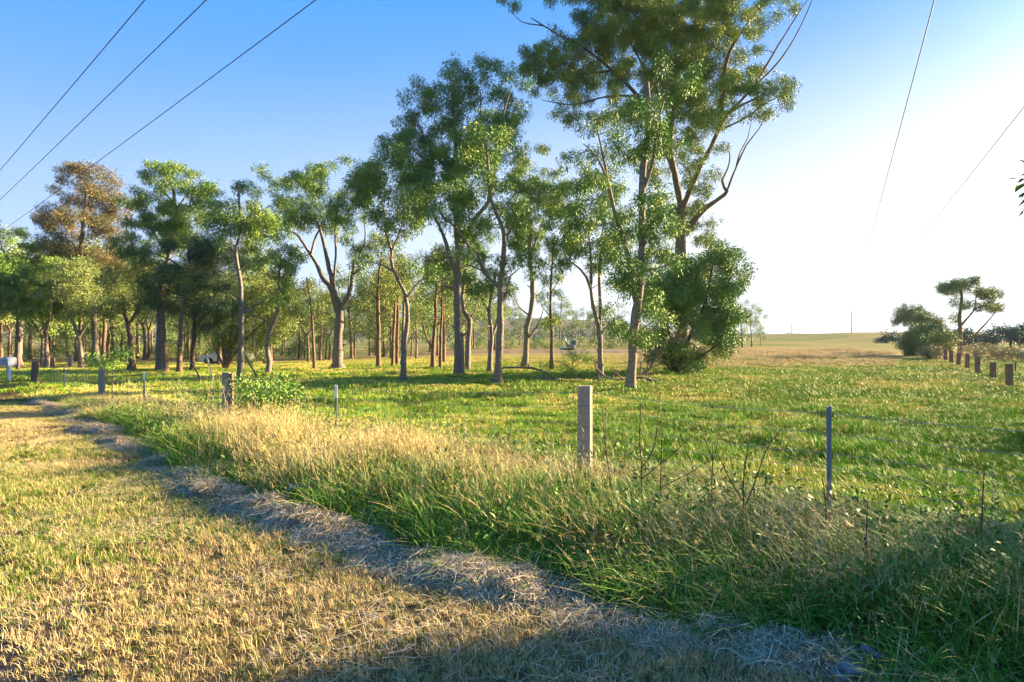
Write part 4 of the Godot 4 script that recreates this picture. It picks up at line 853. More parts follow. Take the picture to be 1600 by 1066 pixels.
	for q in [[0.725, 110, 1.0], [0.752, 118, 1.2], [0.78, 112, 1.35], [0.81, 110, 1.2], [0.70, 130, 1.0]]:
		belt.append(tree("dark_bush", "dark shadowed belt of trees beyond the open crowned gum", "bush", "dark tree belt on the right", Vector2(q[0] * q[1], q[1]), [[0.15, 0.08, 0, 0, 0, 0, 1.2, 0, 0, 2.2, 0]], [[-1.2, 1.7 * q[2], 0, 2.2, 1.4, 1.8], [1.3, 1.9 * q[2], 0, 2.2, 1.4, 1.8]], "fard", 1.2))
	label_across(belt, "dark tree of the belt beyond the open crowned gum")
	for q in [[0.711, 56], [0.742, 58], [0.765, 54], [0.79, 52], [0.815, 50], [0.725, 66]]:
		scrubs.append(tree("scrub_bush", "knee high dry scrub bush behind the dark posts", "bush", "dry scrub behind the dark posts", Vector2(q[0] * q[1], q[1]), [[0.03, 0.01, 0, 0, 0, 0.1, 0.3, 0, 0.1, 0.7, 0]], [[0, 0.55, 0, 0.95, 0.5, 0.8]], "scrub", 1.2))
	label_across(scrubs, "knee high dry scrub bush behind the dark posts")
	# trees that stand just outside the frame on the right and shade the near verge
	tree("roadside_tree", "gum at the right edge whose branch tips hang into the picture", "tree", "", Vector2(8.9, 6.9), [[0.17, 0.08, 0, 0, 0, 0.1, 1.5, 0, 0, 3, 0.1, 0.2, 5.0, 0.1], [0.06, 0.015, 0, 2.4, 0, -1.2, 3.1, -0.2, -1.8, 3.4, -0.1, -2.72, 3.85, 0.0], [0.06, 0.02, 0, 2.0, 0, 1.2, 3.2, 0.5, 2, 4.2, 0.8]], [[0, 4.7, 0, 1.7, 1.1, 1.1], [-0.7, 3.7, -0.2, 0.8, 0.8, 1.0], [-2.72, 3.85, 0.1, 0.22, 0.3, 0.3], [1.4, 3.6, 0.4, 1.4, 1.0, 1.4], [0.1, 2.4, 0.2, 1.5, 0.9, 1.5]], "gum", 0.85)
	tree("roadside_tree", "low leafy tree beyond the right edge of the verge", "tree", "", Vector2(8.6, 4.3), [[0.09, 0.04, 0, 0, 0, 0, 0.8, 0, 0.1, 2.0, 0]], [[0, 2.0, 0, 1.3, 0.9, 1.2], [0.3, 1.1, 0.3, 1.2, 0.7, 1.2]], "bush", 0.7)
	tree("roadside_bush", "round leafy bush just past the right edge of the paddock", "bush", "", Vector2(13.4, 12.0), [[0.08, 0.04, 0, 0, 0, 0, 0.8, 0, 0.1, 1.6, 0]], [[0, 1.4, 0, 1.5, 0.9, 1.3]], "bush", 0.85)

# ---------------------------------------------------------------- fences
func wood_post(w: float, dpt: float, h: float, taper := 0.94) -> void:
	# sawn post: slightly uneven faces, eased corners, weathered top
	var e := 0.012
	var ring := [Vector2(-w / 2 + e, -dpt / 2), Vector2(w / 2 - e, -dpt / 2), Vector2(w / 2, -dpt / 2 + e), Vector2(w / 2, dpt / 2 - e), Vector2(w / 2 - e, dpt / 2), Vector2(-w / 2 + e, dpt / 2), Vector2(-w / 2, dpt / 2 - e), Vector2(-w / 2, -dpt / 2 + e)]
	var rows := 9
	var tilt := rnd(-0.02, 0.02)
	var grid := []
	for j in rows:
		var t := j / (rows - 1.0)
		var row := []
		for q in ring:
			var k := lerpf(1.0, taper, t) * rnd(0.985, 1.015)
			var y := t * h - 0.15 * (1.0 - t)
			if j == rows - 1: y += q.x * tilt * 3.0 + rnd(-0.004, 0.004)
			row.append(Vector3(q.x * k + tilt * t * 0.3, y, q.y * k))
		grid.append(row)
	for j in rows - 1:
		for i in 8:
			quad(grid[j][i], grid[j][(i + 1) % 8], grid[j + 1][(i + 1) % 8], grid[j + 1][i])
	var k := V.size()
	for q in grid[rows - 1]:
		V.append(q); N.append(Vector3.UP)
	for i in range(1, 7): T.append_array([k, k + i, k + i + 1])

func star_picket(h: float) -> void:
	# steel picket of Y section
	for a in [0.4, 0.4 + TAU / 3, 0.4 + 2 * TAU / 3]:
		var dirn := Vector3(cos(a), 0, sin(a))
		box(Vector3(0, h / 2 - 0.1, 0) + dirn * 0.013, Vector3(0.028, h + 0.2, 0.0055), 0.001, Basis(dirn, Vector3.UP, dirn.cross(Vector3.UP)))

func fences() -> void:
	rng.seed = 61
	# the roadside fence: [bearing, kind, top height above eye level's ground, label]
	var plan := [[2.2, "picket", 1.1, ""], [0.496, "picket", 1.10, "blue grey steel picket, nearest of the fence"], [0.114, "post", 1.146, "square weathered timber post in the middle of the picture"], [-0.276, "picket", 0.86, "galvanised picket left of the timber post"], [-0.447, "post", 0.935, "double timber corner post behind dry weeds"], [-0.575, "picket", 0.74, "pale steel picket left of the corner post"], [-0.642, "post", 0.84, "short sunlit timber post among weeds"], [-0.70, "picket", 0.66, "grey picket with a stick resting on it"], [-0.79, "picket", 0.56, ""], [-0.86, "post", 0.6, ""]]
	var a0 := Vector3.ZERO
	var feet := []
	var tops := []
	for p in plan:
		var d: float = 8.54 / (1.0 + 0.9 * p[0])
		var x: float = p[0] * d
		feet.append(P3(x, d)); tops.append(p[2])
	var root := thing("wire_fence", "wire mesh fence on timber and steel posts along the road verge", "fence", feet[1])
	a0 = root.position
	for i in plan.size():
		var h: float = tops[i] - feet[i].y
		begin()
		if plan[i][1] == "post":
			wood_post(0.165, 0.115, h)
			var o := put("timber_post", finish(M.post_grey), root)
			o.position = feet[i] - a0
			o.rotation.y = deg_to_rad(-26.0) if i == 2 else rnd(-0.4, 0.4)
			if plan[i][3]: o.set_meta("label", plan[i][3])
			for y in [0.55, 0.78]:
				begin()
				var q := []
				for k in 9:
					var a := TAU * k / 8.0
					q.append(Vector3(cos(a) * 0.105, h * y, sin(a) * 0.072))
				tube(q, [0.002, 0.002, 0.002, 0.002, 0.002, 0.002, 0.002, 0.002, 0.002], 4, false)
				put("tie_wire", finish(M.cable), o)
			if i == 4:
				begin()
				wood_post(0.07, 0.10, h * 0.98)
				var o2 := put("timber_post", finish(M.post_brown), root)
				o2.position = feet[i] - a0 + Vector3(0.135, 0, 0.02)
		else:
			star_picket(h)
			var o := put("steel_picket", finish(M.steel if i in [3, 5] else M.picket), root)
			o.position = feet[i] - a0
			o.rotation.z = rnd(-0.02, 0.02)
			if plan[i][3]: o.set_meta("label", plan[i][3])
			if i == 3 or i == 5:
				begin()
				star_picket(0.10)
				var cap := put("painted_tip", finish(M.white_tip), o)
				cap.scale = Vector3(1.06, 0.8, 1.06)
				cap.position.y = h - 0.06
	var levels := [0.93, 0.75, 0.57, 0.44, 0.31, 0.20]
	for f in levels:
		var pts := []
		var rads := []
		for i in plan.size() - 1:
			for k in 6:
				var t := k / 6.0
				var p: Vector3 = feet[i].lerp(feet[i + 1], t)
				p.y += f * lerpf(tops[i] - feet[i].y, tops[i + 1] - feet[i + 1].y, t) - 0.03 * sin(t * PI)
				pts.append(p - a0 + Vector3(0, rnd(-0.004, 0.004), 0)); rads.append(0.0026)
		begin()
		tube(pts, rads, 4, false)
		put("line_wire", finish(M.steel), root)
	begin()
	tube([Vector3.ZERO, Vector3(0.002, 0.5, 0), Vector3(0, 1, 0)], [0.002, 0.002, 0.002], 4, false)
	var stay_mesh := finish(M.steel)
	for i in plan.size() - 1:
		var n := int((feet[i] - feet[i + 1]).length() / 0.30)
		for k in range(1, n):
			var t := float(k) / n
			var p: Vector3 = feet[i].lerp(feet[i + 1], t)
			var hh := lerpf(tops[i] - feet[i].y, tops[i + 1] - feet[i + 1].y, t)
			var o := put("stay_wire", stay_mesh, root)
			o.position = p - a0 + Vector3(0, hh * 0.20 - 0.03 * sin(t * PI), 0)
			o.scale = Vector3(1, hh * 0.55, 1)
			o.rotation = Vector3(rnd(-0.03, 0.03), 0, rnd(-0.03, 0.03))
	# boundary fence on the right, old split posts
	var us := [0.778, 0.752, 0.728, 0.712, 0.698, 0.687, 0.678, 0.670]
	var b := thing("post_fence", "row of dark old timber posts with plain wires running up to the hedge", "fence", P3(0.778 * 24.1, 24.1))
	a0 = b.position
	var bf := []
	for i in us.size():
		var d: float = 4.46 / (us[i] - 0.593)
		var p := P3(us[i] * d, d)
		bf.append(p)
		begin()
		wood_post(rnd(0.20, 0.26), 0.13, rnd(0.86, 0.98), rnd(0.9, 1.05))
		var o := put("timber_post", finish(M.post_brown), b)
		o.position = p - a0
		o.rotation.z = rnd(-0.07, 0.05)
		o.rotation.y = rnd(-0.2, 0.2)
	begin()
	tube([Vector3(0, 0.7, 0), Vector3(0.0, 1.05, 0)], [0.03, 0.028], 6)
	var stub := put("stub", finish(M.post_brown), b)
	stub.position = Vector3(0.10, 0, 0.16)
	for f in [0.8, 0.55, 0.3]:
		var pts := []
		var rads := []
		for i in bf.size() - 1:
			for k in 3:
				pts.append(bf[i].lerp(bf[i + 1], k / 3.0) - a0 + Vector3(0, f - 0.02 * (1 if k else 0), 0)); rads.append(0.0025)
		begin()
		tube(pts, rads, 4, false)
		put("line_wire", finish(M.cable), b)
	# loose posts and pickets
	for q in [[-0.747, 24.6, 0.22, 0.14, 0.92, "dull timber post with a slanted top near the letterbox", "post_brown"], [-0.719, 44.0, 0.26, 0.16, 0.75, "brown stub post among the trunks at the left", "post_brown"], [-0.773, 41.0, 0.22, 0.15, 0.85, "reddish leaning post by the forked dark gum", "post_brown"], [-0.69, 46.0, 0.28, 0.18, 0.95, "pale old post at the left edge of the wood", "post_grey"]]:
		begin()
		wood_post(q[2], q[3], q[4])
		var o := put("old_post", finish(M[q[6]]), self)
		o.position = P3(q[0] * q[1], q[1])
		o.rotation.z = rnd(-0.06, 0.06)
		tag(o, q[5], "post")
	for q in [[-0.545, 27.5, 0.95, 0.06, "upright steel picket in the grass left of the dark tree"], [-0.465, 26.5, 1.15, 0.28, "leaning steel picket in front of the parked car"]]:
		begin()
		star_picket(q[2])
		var o := put("lone_picket", finish(M.steel), self)
		o.position = P3(q[0] * q[1], q[1])
		o.rotation.z = q[3]
		tag(o, q[4], "picket")
	begin()
	tube([Vector3(-0.55, -0.16, 0), Vector3(0, 0.0, 0), Vector3(0.35, 0.12, 0), Vector3(0.75, 0.30, 0.05)], [0.014, 0.016, 0.014, 0.008], 5)
	var st := put("stick", finish(M.dead_wood), self)
	st.position = Vector3(-0.70 * 23.08, tops[7] + 0.015, -23.0)
	tag(st, "pale stick lying across the top of a fence picket", "stick")
	# letterbox
	var lb := thing("letterbox", "grey box on a white post at the left edge", "letterbox", P3(-0.787 * 26.0, 26.0))
	begin()
	box(Vector3(0.03, 0.36, 0), Vector3(0.09, 0.9, 0.09), 0.01)
	put("post", finish(M.white_tip), lb)
	begin()
	var ol := PackedVector2Array()
	for k in 9:
		var a := PI * k / 8.0
		ol.append(Vector2(cos(a) * 0.16, 0.95 + 0.12 * sin(a)))
	ol.append(Vector2(-0.16, 0.72)); ol.append(Vector2(0.16, 0.72))
	prism(ol, 0.24, 0.012)
	put("box", finish(M.box_grey), lb)
	begin()
	box(Vector3(0, 0.92, 0.243), Vector3(0.22, 0.035, 0.012), 0.003)
	put("flap", finish(M.picket), lb)

func overhead_lines() -> void:
	rng.seed = 17
	# three conductors along the road
	var k := 0
	for c in [[Vector2(8.2, -1.2), "uppermost of three power lines crossing the top left sky"], [Vector2(9.6, -1.2), "middle of three power lines crossing the top left sky"], [Vector2(12.1, -1.2), "lowest of three power lines crossing the top left sky"]]:
		var pts := []
		var rads := []
		for i in 33:
			var t := i / 32.0
			var d := lerpf(-6.0, 96.0, t)
			var x: float = -4.1 - 1.03 * (d - 14.3) + (c[0].x - 12.1)
			pts.append(Vector3(x, 9.25 - 0.55 * sin(t * PI) + 0.5, -d)); rads.append(0.013)
		begin()
		tube(pts, rads, 5, false)
		var o := put("power_line", finish(M.cable), self)
		tag(o, c[1], "power line", "overhead power lines")
		k += 1
	# pole on the hill and its two conductors
	var pd := 268.0
	var px := 0.531 * pd
	var foot := P3(px, pd)
	var pole := thing("power_pole", "tall timber power pole with a crossarm on the hill", "power pole", foot)
	begin()
	tube([Vector3(0, -0.3, 0), Vector3(0, 4, 0), Vector3(0, 9.0, 0)], [0.19, 0.17, 0.14], 8)
	put("pole", finish(M.dead_wood), pole)
	begin()
	box(Vector3(0, 8.8, 0.2), Vector3(3.2, 0.16, 0.14), 0.02)
	put("crossarm", finish(M.dead_wood), pole)
	for s in [-1.5, -0.5, 0.5, 1.5]:
		begin()
		tube([Vector3(s, 8.85, 0.2), Vector3(s, 8.95, 0.2), Vector3(s, 9.0, 0.2), Vector3(s, 9.1, 0.2)], [0.03, 0.08, 0.05, 0.06], 6)
		put("insulator", finish(M.white_tip), pole)
	var p2 := P3(0.437 * 420.0, 420.0)
	var pole2 := thing("power_pole", "small far power pole left of the taller one", "power pole", p2)
	begin()
	tube([Vector3(0, -0.3, 0), Vector3(0, 4, 0), Vector3(0, 7.4, 0)], [0.2, 0.17, 0.14], 8)
	put("pole", finish(M.dead_wood), pole2)
	begin()
	box(Vector3(0, 6.6, 0.2), Vector3(1.6, 0.14, 0.14), 0.02)
	put("crossarm", finish(M.dead_wood), pole2)
	for q in [[-1.5, Vector3(2.0, 9.2, -0.0), "power line running from the top right down to the hill pole"], [1.5, Vector3(5.9, 9.2, 0.0), "power line coming in from the right edge of the sky"]]:
		var a: Vector3 = q[1] + Vector3(0.523 * -8.0, 0, 8.0)
		var z: Vector3 = foot + Vector3(q[0], 9.1, 0.2)
		var pts := []
		var rads := []
		for i in 41:
			var t := pow(i / 40.0, 1.5)
			var p := a.lerp(z, t)
			p.y -= 1.2 * sin(t * PI)
			pts.append(p); rads.append(0.015)
		begin()
		tube(pts, rads, 5, false)
		tag(put("power_line", finish(M.cable), self), q[2], "power line", "overhead power lines")

# ---------------------------------------------------------------- machines
func wheel(parent: Node3D, at: Vector3, r: float, w: float) -> void:
	begin()
	var prof := [Vector2(r * 0.62, -w / 2), Vector2(r * 0.9, -w / 2), Vector2(r, -w * 0.36), Vector2(r, w * 0.36), Vector2(r * 0.9, w / 2), Vector2(r * 0.62, w / 2)]
	for i in prof.size() - 1:
		for k in 20:
			var a := TAU * k / 20.0
			var b := TAU * (k + 1) / 20.0
			quad(Vector3(cos(a) * prof[i].x, sin(a) * prof[i].x, prof[i].y), Vector3(cos(b) * prof[i].x, sin(b) * prof[i].x, prof[i].y), Vector3(cos(b) * prof[i + 1].x, sin(b) * prof[i + 1].x, prof[i + 1].y), Vector3(cos(a) * prof[i + 1].x, sin(a) * prof[i + 1].x, prof[i + 1].y))
	var o := Node3D.new()
	o.name = "wheel"
	o.position = at
	parent.add_child(o, true)
	put("tyre", finish(M.rubber), o)
	begin()
	for s in [-1.0, 1.0]:
		tube([Vector3(0, 0, s * w * 0.30), Vector3(0, 0, s * w * 0.42)], [r * 0.6, r * 0.18], 16)
	for k in 5:
		var a := TAU * k / 5.0
		for s in [-1.0, 1.0]:
			box(Vector3(cos(a) * r * 0.34, sin(a) * r * 0.34, s * w * 0.42), Vector3(r * 0.58, r * 0.14, 0.02), 0.004, Basis(Vector3(0, 0, 1), a))
	put("rim", finish(M.alloy), o)

func vehicles() -> void:
	rng.seed = 33
	var d := 55.5
	var car := thing("parked_car", "silver hatchback parked under the trees, half hidden by the feathery tree", "car", P3(-0.469 * d + 1.32, d), "", 0.12)
	begin()
	prism(PackedVector2Array([Vector2(-2.08, 0.30), Vector2(-2.12, 0.52), Vector2(-2.02, 0.68), Vector2(-1.5, 0.82), Vector2(-0.95, 0.92), Vector2(1.7, 0.96), Vector2(2.02, 0.88), Vector2(2.08, 0.55), Vector2(2.03, 0.30), Vector2(1.68, 0.24), Vector2(1.60, 0.48), Vector2(1.30, 0.62), Vector2(1.0, 0.48), Vector2(0.92, 0.24), Vector2(-0.94, 0.24), Vector2(-1.02, 0.48), Vector2(-1.32, 0.62), Vector2(-1.62, 0.48), Vector2(-1.70, 0.24)]), 0.86, 0.05)
	put("body", finish(M.silver), car)
	begin()
	prism(PackedVector2Array([Vector2(-0.98, 0.93), Vector2(-0.25, 1.36), Vector2(0.1, 1.43), Vector2(1.1, 1.41), Vector2(1.5, 1.30), Vector2(1.86, 0.95)]), 0.72, 0.07)
	put("cabin_glass", finish(M.glass_dark), car)
	begin()
	box(Vector3(0.5, 1.44, 0), Vector3(1.4, 0.06, 1.24), 0.025)
	put("roof", finish(M.silver), car)
	for s in [-1.0, 1.0]:
		for q in [[Vector3(-0.62, 1.16, s * 0.715), 0.93, 0.53], [Vector3(0.32, 1.18, s * 0.725), 0.5, 1.57], [Vector3(1.55, 1.18, s * 0.715), 0.55, 2.3]]:
			begin()
			box(q[0], Vector3(q[1], 0.06, 0.03), 0.008, Basis(Vector3(0, 0, 1), q[2]))
			put("pillar", finish(M.silver), car)
		for x in [-1.32, 1.30]:
			wheel(car, Vector3(x, 0.31, s * 0.76), 0.31, 0.2)
		begin()
		box(Vector3(-1.95, 0.66, s * 0.62), Vector3(0.22, 0.12, 0.34), 0.04)
		put("headlight", finish(M.lamp), car)
		begin()
		box(Vector3(2.0, 0.80, s * 0.66), Vector3(0.12, 0.16, 0.28), 0.03)
		put("tail_light", finish(M.lamp_red), car)
		begin()
		box(Vector3(-0.72, 0.98, s * 0.93), Vector3(0.14, 0.11, 0.16), 0.03)
		put("wing_mirror", finish(M.silver), car)
		for x in [0.22, 1.0]:
			begin()
			box(Vector3(x, 0.82, s * 0.868), Vector3(0.16, 0.03, 0.025), 0.006)
			put("door_handle", finish(M.alloy), car)
	# digger
	var ed := 87.0
	var ex := thing("excavator", "small teal digger with raised arm working across the open paddock", "excavator", P3(0.089 * ed, ed), "", 0.15)
	for s in [-1.0, 1.0]:
		begin()
		var ol := PackedVector2Array()
		for k in 12:
			var a := TAU * k / 12.0
			ol.append(Vector2(0.52 * signf(cos(a)) + 0.17 * cos(a), 0.19 + 0.17 * sin(a)))
		prism(ol, 0.13, 0.02)
		var o := put("track", finish(M.rubber), ex)
		o.position.z = s * 0.42
	begin()
	box(Vector3(0.25, 0.62, 0), Vector3(1.05, 0.42, 0.95), 0.08)
	put("engine_cover", finish(M.picket), ex)
	begin()
	box(Vector3(0.55, 1.35, 0.12), Vector3(0.8, 0.09, 0.7), 0.03)
	for x in [0.2, 0.9]:
		for z in [-0.2, 0.44]:
			box(Vector3(x, 1.08, z), Vector3(0.07, 0.52, 0.07), 0.01)
	box(Vector3(0.85, 0.95, 0.12), Vector3(0.14, 0.34, 0.62), 0.03)
	var cab := put("cab_frame", finish(M.teal), ex)
	begin()
	box(Vector3(0.55, 1.08, 0.12), Vector3(0.62, 0.44, 0.56), 0.02)
	put("cab_glass", finish(M.glass_dark), cab)
	begin()
	tube([Vector3(-0.2, 0.7, 0), Vector3(-0.42, 1.15, 0), Vector3(-0.55, 1.55, 0), Vector3(-0.72, 1.72, 0), Vector3(-0.95, 1.70, 0)], [0.13, 0.15, 0.13, 0.11, 0.08], 6)
	put("boom", finish(M.teal), ex)
	begin()
	tube([Vector3(-0.88, 1.76, 0), Vector3(-1.0, 1.3, 0), Vector3(-0.98, 0.5, 0)], [0.09, 0.08, 0.06], 6)
	put("arm", finish(M.teal), ex)
	begin()
	prism(PackedVector2Array([Vector2(-0.95, 0.5), Vector2(-0.8, 0.3), Vector2(-0.9, 0.08), Vector2(-1.2, 0.05), Vector2(-1.38, 0.2), Vector2(-1.15, 0.28)]), 0.24, 0.02)
	put("bucket", finish(M.teal), ex)
	# strip of turned earth before it
	begin()
	var cols := 80
	for j in 7:
		for i in cols:
			var x := -14.0 + 40.0 * i / (cols - 1.0)
			var dd := 74.0 + j * 1.3
			var prof := sin(PI * j / 6.0) * (0.30 + 0.18 * n_edge.get_noise_2d(x * 1.2, dd)) * ss(-14, -10, x) * (1.0 - ss(20, 26, x))
			V.append(Vector3(x, base_h(x, dd) - 0.05 + prof, -dd))
	for j in 7:
		for i in cols:
			var i0 := maxi(i - 1, 0); var i1 := mini(i + 1, cols - 1)
			var j0 := maxi(j - 1, 0); var j1 := mini(j + 1, 6)
			N.append((V[j * cols + i1] - V[j * cols + i0]).cross(V[j1 * cols + i] - V[j0 * cols + i]).normalized())
	for j in 6:
		for i in cols - 1:
			var a := j * cols + i
			T.append_array([a, a + cols, a + 1, a + 1, a + cols, a + cols + 1])
	var e := put("earth_bank", finish(M.soil), self)
	e.set_meta("kind", "structure")
	e.set_meta("label", "low bank of bare brown earth in front of the digger")

# ---------------------------------------------------------------- fallen wood, litter, weeds
func bough(label: String, at: Vector2, pts: Array, r0: float, r1: float, twigs: int, spread := 0.5) -> void:
	var o := thing("fallen_branch", label, "branch", P3(at.x, at.y))
	rng.seed = hash(label)
	begin()
	var q := smooth_path(pts, 0.2, r1 * 0.5)
	var rads := []
	for i in q.size(): rads.append(lerpf(r0, r1, float(i) / (q.size() - 1)) * rnd(0.88, 1.12))
	tube(q, rads, 7)
	put("bough", finish(M.dead_wood), o)
	for k in twigs:
		var i := rng.randi_range(1, q.size() - 2)
		var a: Vector3 = q[i]
		var dirn := (in_ball() + Vector3(0, 0.5, 0)).normalized()
		var l := rnd(0.3, 1.0) * spread * 1.6
		begin()
		var m := a + dirn * l * 0.5 + in_ball() * 0.1 * l
		var z := a + dirn * l + in_ball() * 0.25 * l
		tube([a, m, z], [rads[i] * 0.5, rads[i] * 0.35, 0.006], 5)
		for s in 2: tube([m, m + (dirn + in_ball() * 0.9) * l * 0.25, m + (dirn + in_ball() * 1.2) * l * 0.5], [rads[i] * 0.25, 0.008, 0.005], 4)
		put("twig", finish(M.dead_wood), o)

func fallen_wood() -> void:
	bough("long arched fallen branch at the foot of the leaning gum", Vector2(0.01 * 33, 33), [Vector3(-1.0, 0.35, 0), Vector3(0, 0.42, 0.1), Vector3(0.9, 0.32, 0), Vector3(1.7, 0.02, 0.2)], 0.05, 0.06, 5, 0.4)
	bough("fallen limb with upright stubs between the slim gum and the nearest gum", Vector2(0.165 * 27, 27), [Vector3(-0.6, 0.25, 0), Vector3(0.1, 0.15, 0.2), Vector3(0.9, 0.25, 0), Vector3(1.7, 0.1, 0.1)], 0.10, 0.05, 9, 0.7)
	bough("tangle of dead branches beside the dense bushy tree", Vector2(0.21 * 30, 30), [Vector3(-0.4, 0.05, 0), Vector3(0.1, 0.5, 0.2), Vector3(0.5, 1.0, 0), Vector3(0.9, 1.3, 0.1)], 0.09, 0.04, 9, 0.8)
	bough("grey log lying left of the slim forked gum", Vector2(0.075 * 28.5, 28.5), [Vector3(-0.9, 0.10, 0), Vector3(0, 0.12, 0.1), Vector3(0.9, 0.1, 0), Vector3(2.0, 0.08, 0.1)], 0.10, 0.06, 7, 0.5)
	bough("short pale log in the grass under the crooked brown gum", Vector2(-0.392 * 28.5, 28.5), [Vector3(-0.5, 0.08, 0), Vector3(0, 0.09, 0.05), Vector3(0.55, 0.08, 0)], 0.075, 0.06, 1, 0.2)
	bough("thin pale branch lying right of the corner post", Vector2(-0.43 * 26, 26), [Vector3(-0.7, 0.06, 0), Vector3(0, 0.08, 0.05), Vector3(0.8, 0.06, 0)], 0.035, 0.02, 2, 0.3)
	bough("leaning dead pole propped against the tall narrow gum", Vector2(-0.412 * 30.5, 30.5), [Vector3(0.45, 0.02, 0), Vector3(0.1, 0.6, 0), Vector3(-0.25, 1.3, 0)], 0.04, 0.03, 1, 0.3)
	bough("dead forked sticks left of the leaning picket", Vector2(-0.49 * 27.5, 27.5), [Vector3(0.1, 0.0, 0), Vector3(-0.1, 0.5, 0), Vector3(-0.4, 0.95, 0)], 0.05, 0.02, 5, 0.4)
	bough("tangle of bleached dead twigs hanging on the bushy tree", Vector2(0.258 * 31.2, 31.2), [Vector3(-1.0, 1.6, 0), Vector3(-0.3, 1.75, 0.2), Vector3(0.5, 1.7, 0.2), Vector3(1.2, 1.2, 0.3)], 0.05, 0.02, 16, 0.8)
	tree("sapling_shrub", "half bare twiggy shrub growing left of the slim forked gum", "shrub", "", Vector2(0.093 * 28.5, 28.5), [[0.03, 0.01, 0, 0, 0, 0, 0.5, 0, -0.4, 0.8, 0.1, -0.9, 0.9, 0], [0.03, 0.01, 0, 0, 0, 0.1, 0.6, 0, 0.5, 0.85, 0, 1.0, 1.0, 0.1], [0.03, 0.01, 0, 0, 0, 0.02, 0.7, 0.1, 0.05, 1.2, 0.1]], [[0.1, 1.05, 0, 0.7, 0.25, 0.5], [-0.7, 0.8, 0, 0.5, 0.2, 0.4], [0.9, 0.9, 0, 0.5, 0.2, 0.4], [0.2, 0.3, 0, 0.7, 0.2, 0.5]], "shrub", 0.45)
	# litter at the edge of the mown strip
	rng.seed = 5
	begin()
	for k in 2:
		box(Vector3(0.02 * k, 0.045 + 0.03 * k, 0.02), Vector3(0.19 - 0.06 * k, 0.04, 0.10), 0.012, Basis.from_euler(Vector3(0.15, 0.5, -0.22)))
	var o := put("broken_slab", finish(M.slab), self)
	o.position = P3(1.72, 3.30, -0.035)
	tag(o, "larger bluish broken slab half buried in grass at the lower edge", "slab")
	begin()
	box(Vector3(0, 0.07, 0), Vector3(0.11, 0.03, 0.05), 0.01, Basis.from_euler(Vector3(0.1, -0.5, -0.45)))
	o = put("broken_slab", finish(M.slab), self)
	o.position = P3(1.93, 3.42, -0.02)
	tag(o, "smaller bluish slab piece poking out of the grass", "slab")
	begin()
	var ring := []
	for j in 5:
		var row := []
		for i in 7: row.append(Vector3((i - 3) * 0.032 + rnd(-0.012, 0.012), 0.05 + rnd(-0.045, 0.06), (j - 2) * 0.03 + rnd(-0.012, 0.012)))
		ring.append(row)
	for j in 4:
		for i in 6: quad(ring[j][i], ring[j][i + 1], ring[j + 1][i + 1], ring[j + 1][i])
	o = put("plastic_scrap", finish(M.plastic), self)
	o.position = P3(-2.28, 6.78, 0.05)
	tag(o, "crumpled pale blue plastic scrap at the edge of the tall grass", "litter")

func weed(label: String, u: float, d: float, stems: Array, m: Material, called := "weed_stalk") -> void:
	var o := thing(called, label, "weed", P3(u * d, d, -0.02))
	rng.seed = hash(label)
	for s in stems:
		begin()
		var q := smooth_path(s[1], 0.08, 0.004)
		var rads := []
		for i in q.size(): rads.append(1.5 * lerpf(s[0], s[0] * 0.35, float(i) / (q.size() - 1)))
		tube(q, rads, 5)
		for k in s[2]:
			var i := rng.randi_range(q.size() / 3, q.size() - 1)
			var a: Vector3 = q[i]
			var z := a + (in_ball() * 0.6 + Vector3(0, 0.7, 0)) * rnd(0.06, 0.22)
			tube([a, a.lerp(z, 0.5) + in_ball() * 0.015, z], [s[0] * 0.4, s[0] * 0.3, s[0] * 0.2], 4)
			if rng.randf() < 0.6: tube([z, z + Vector3(0, 0.012, 0), z + Vector3(0, 0.02, 0)], [0.003, 0.006, 0.002], 5)
		put("stem", finish(m), o)

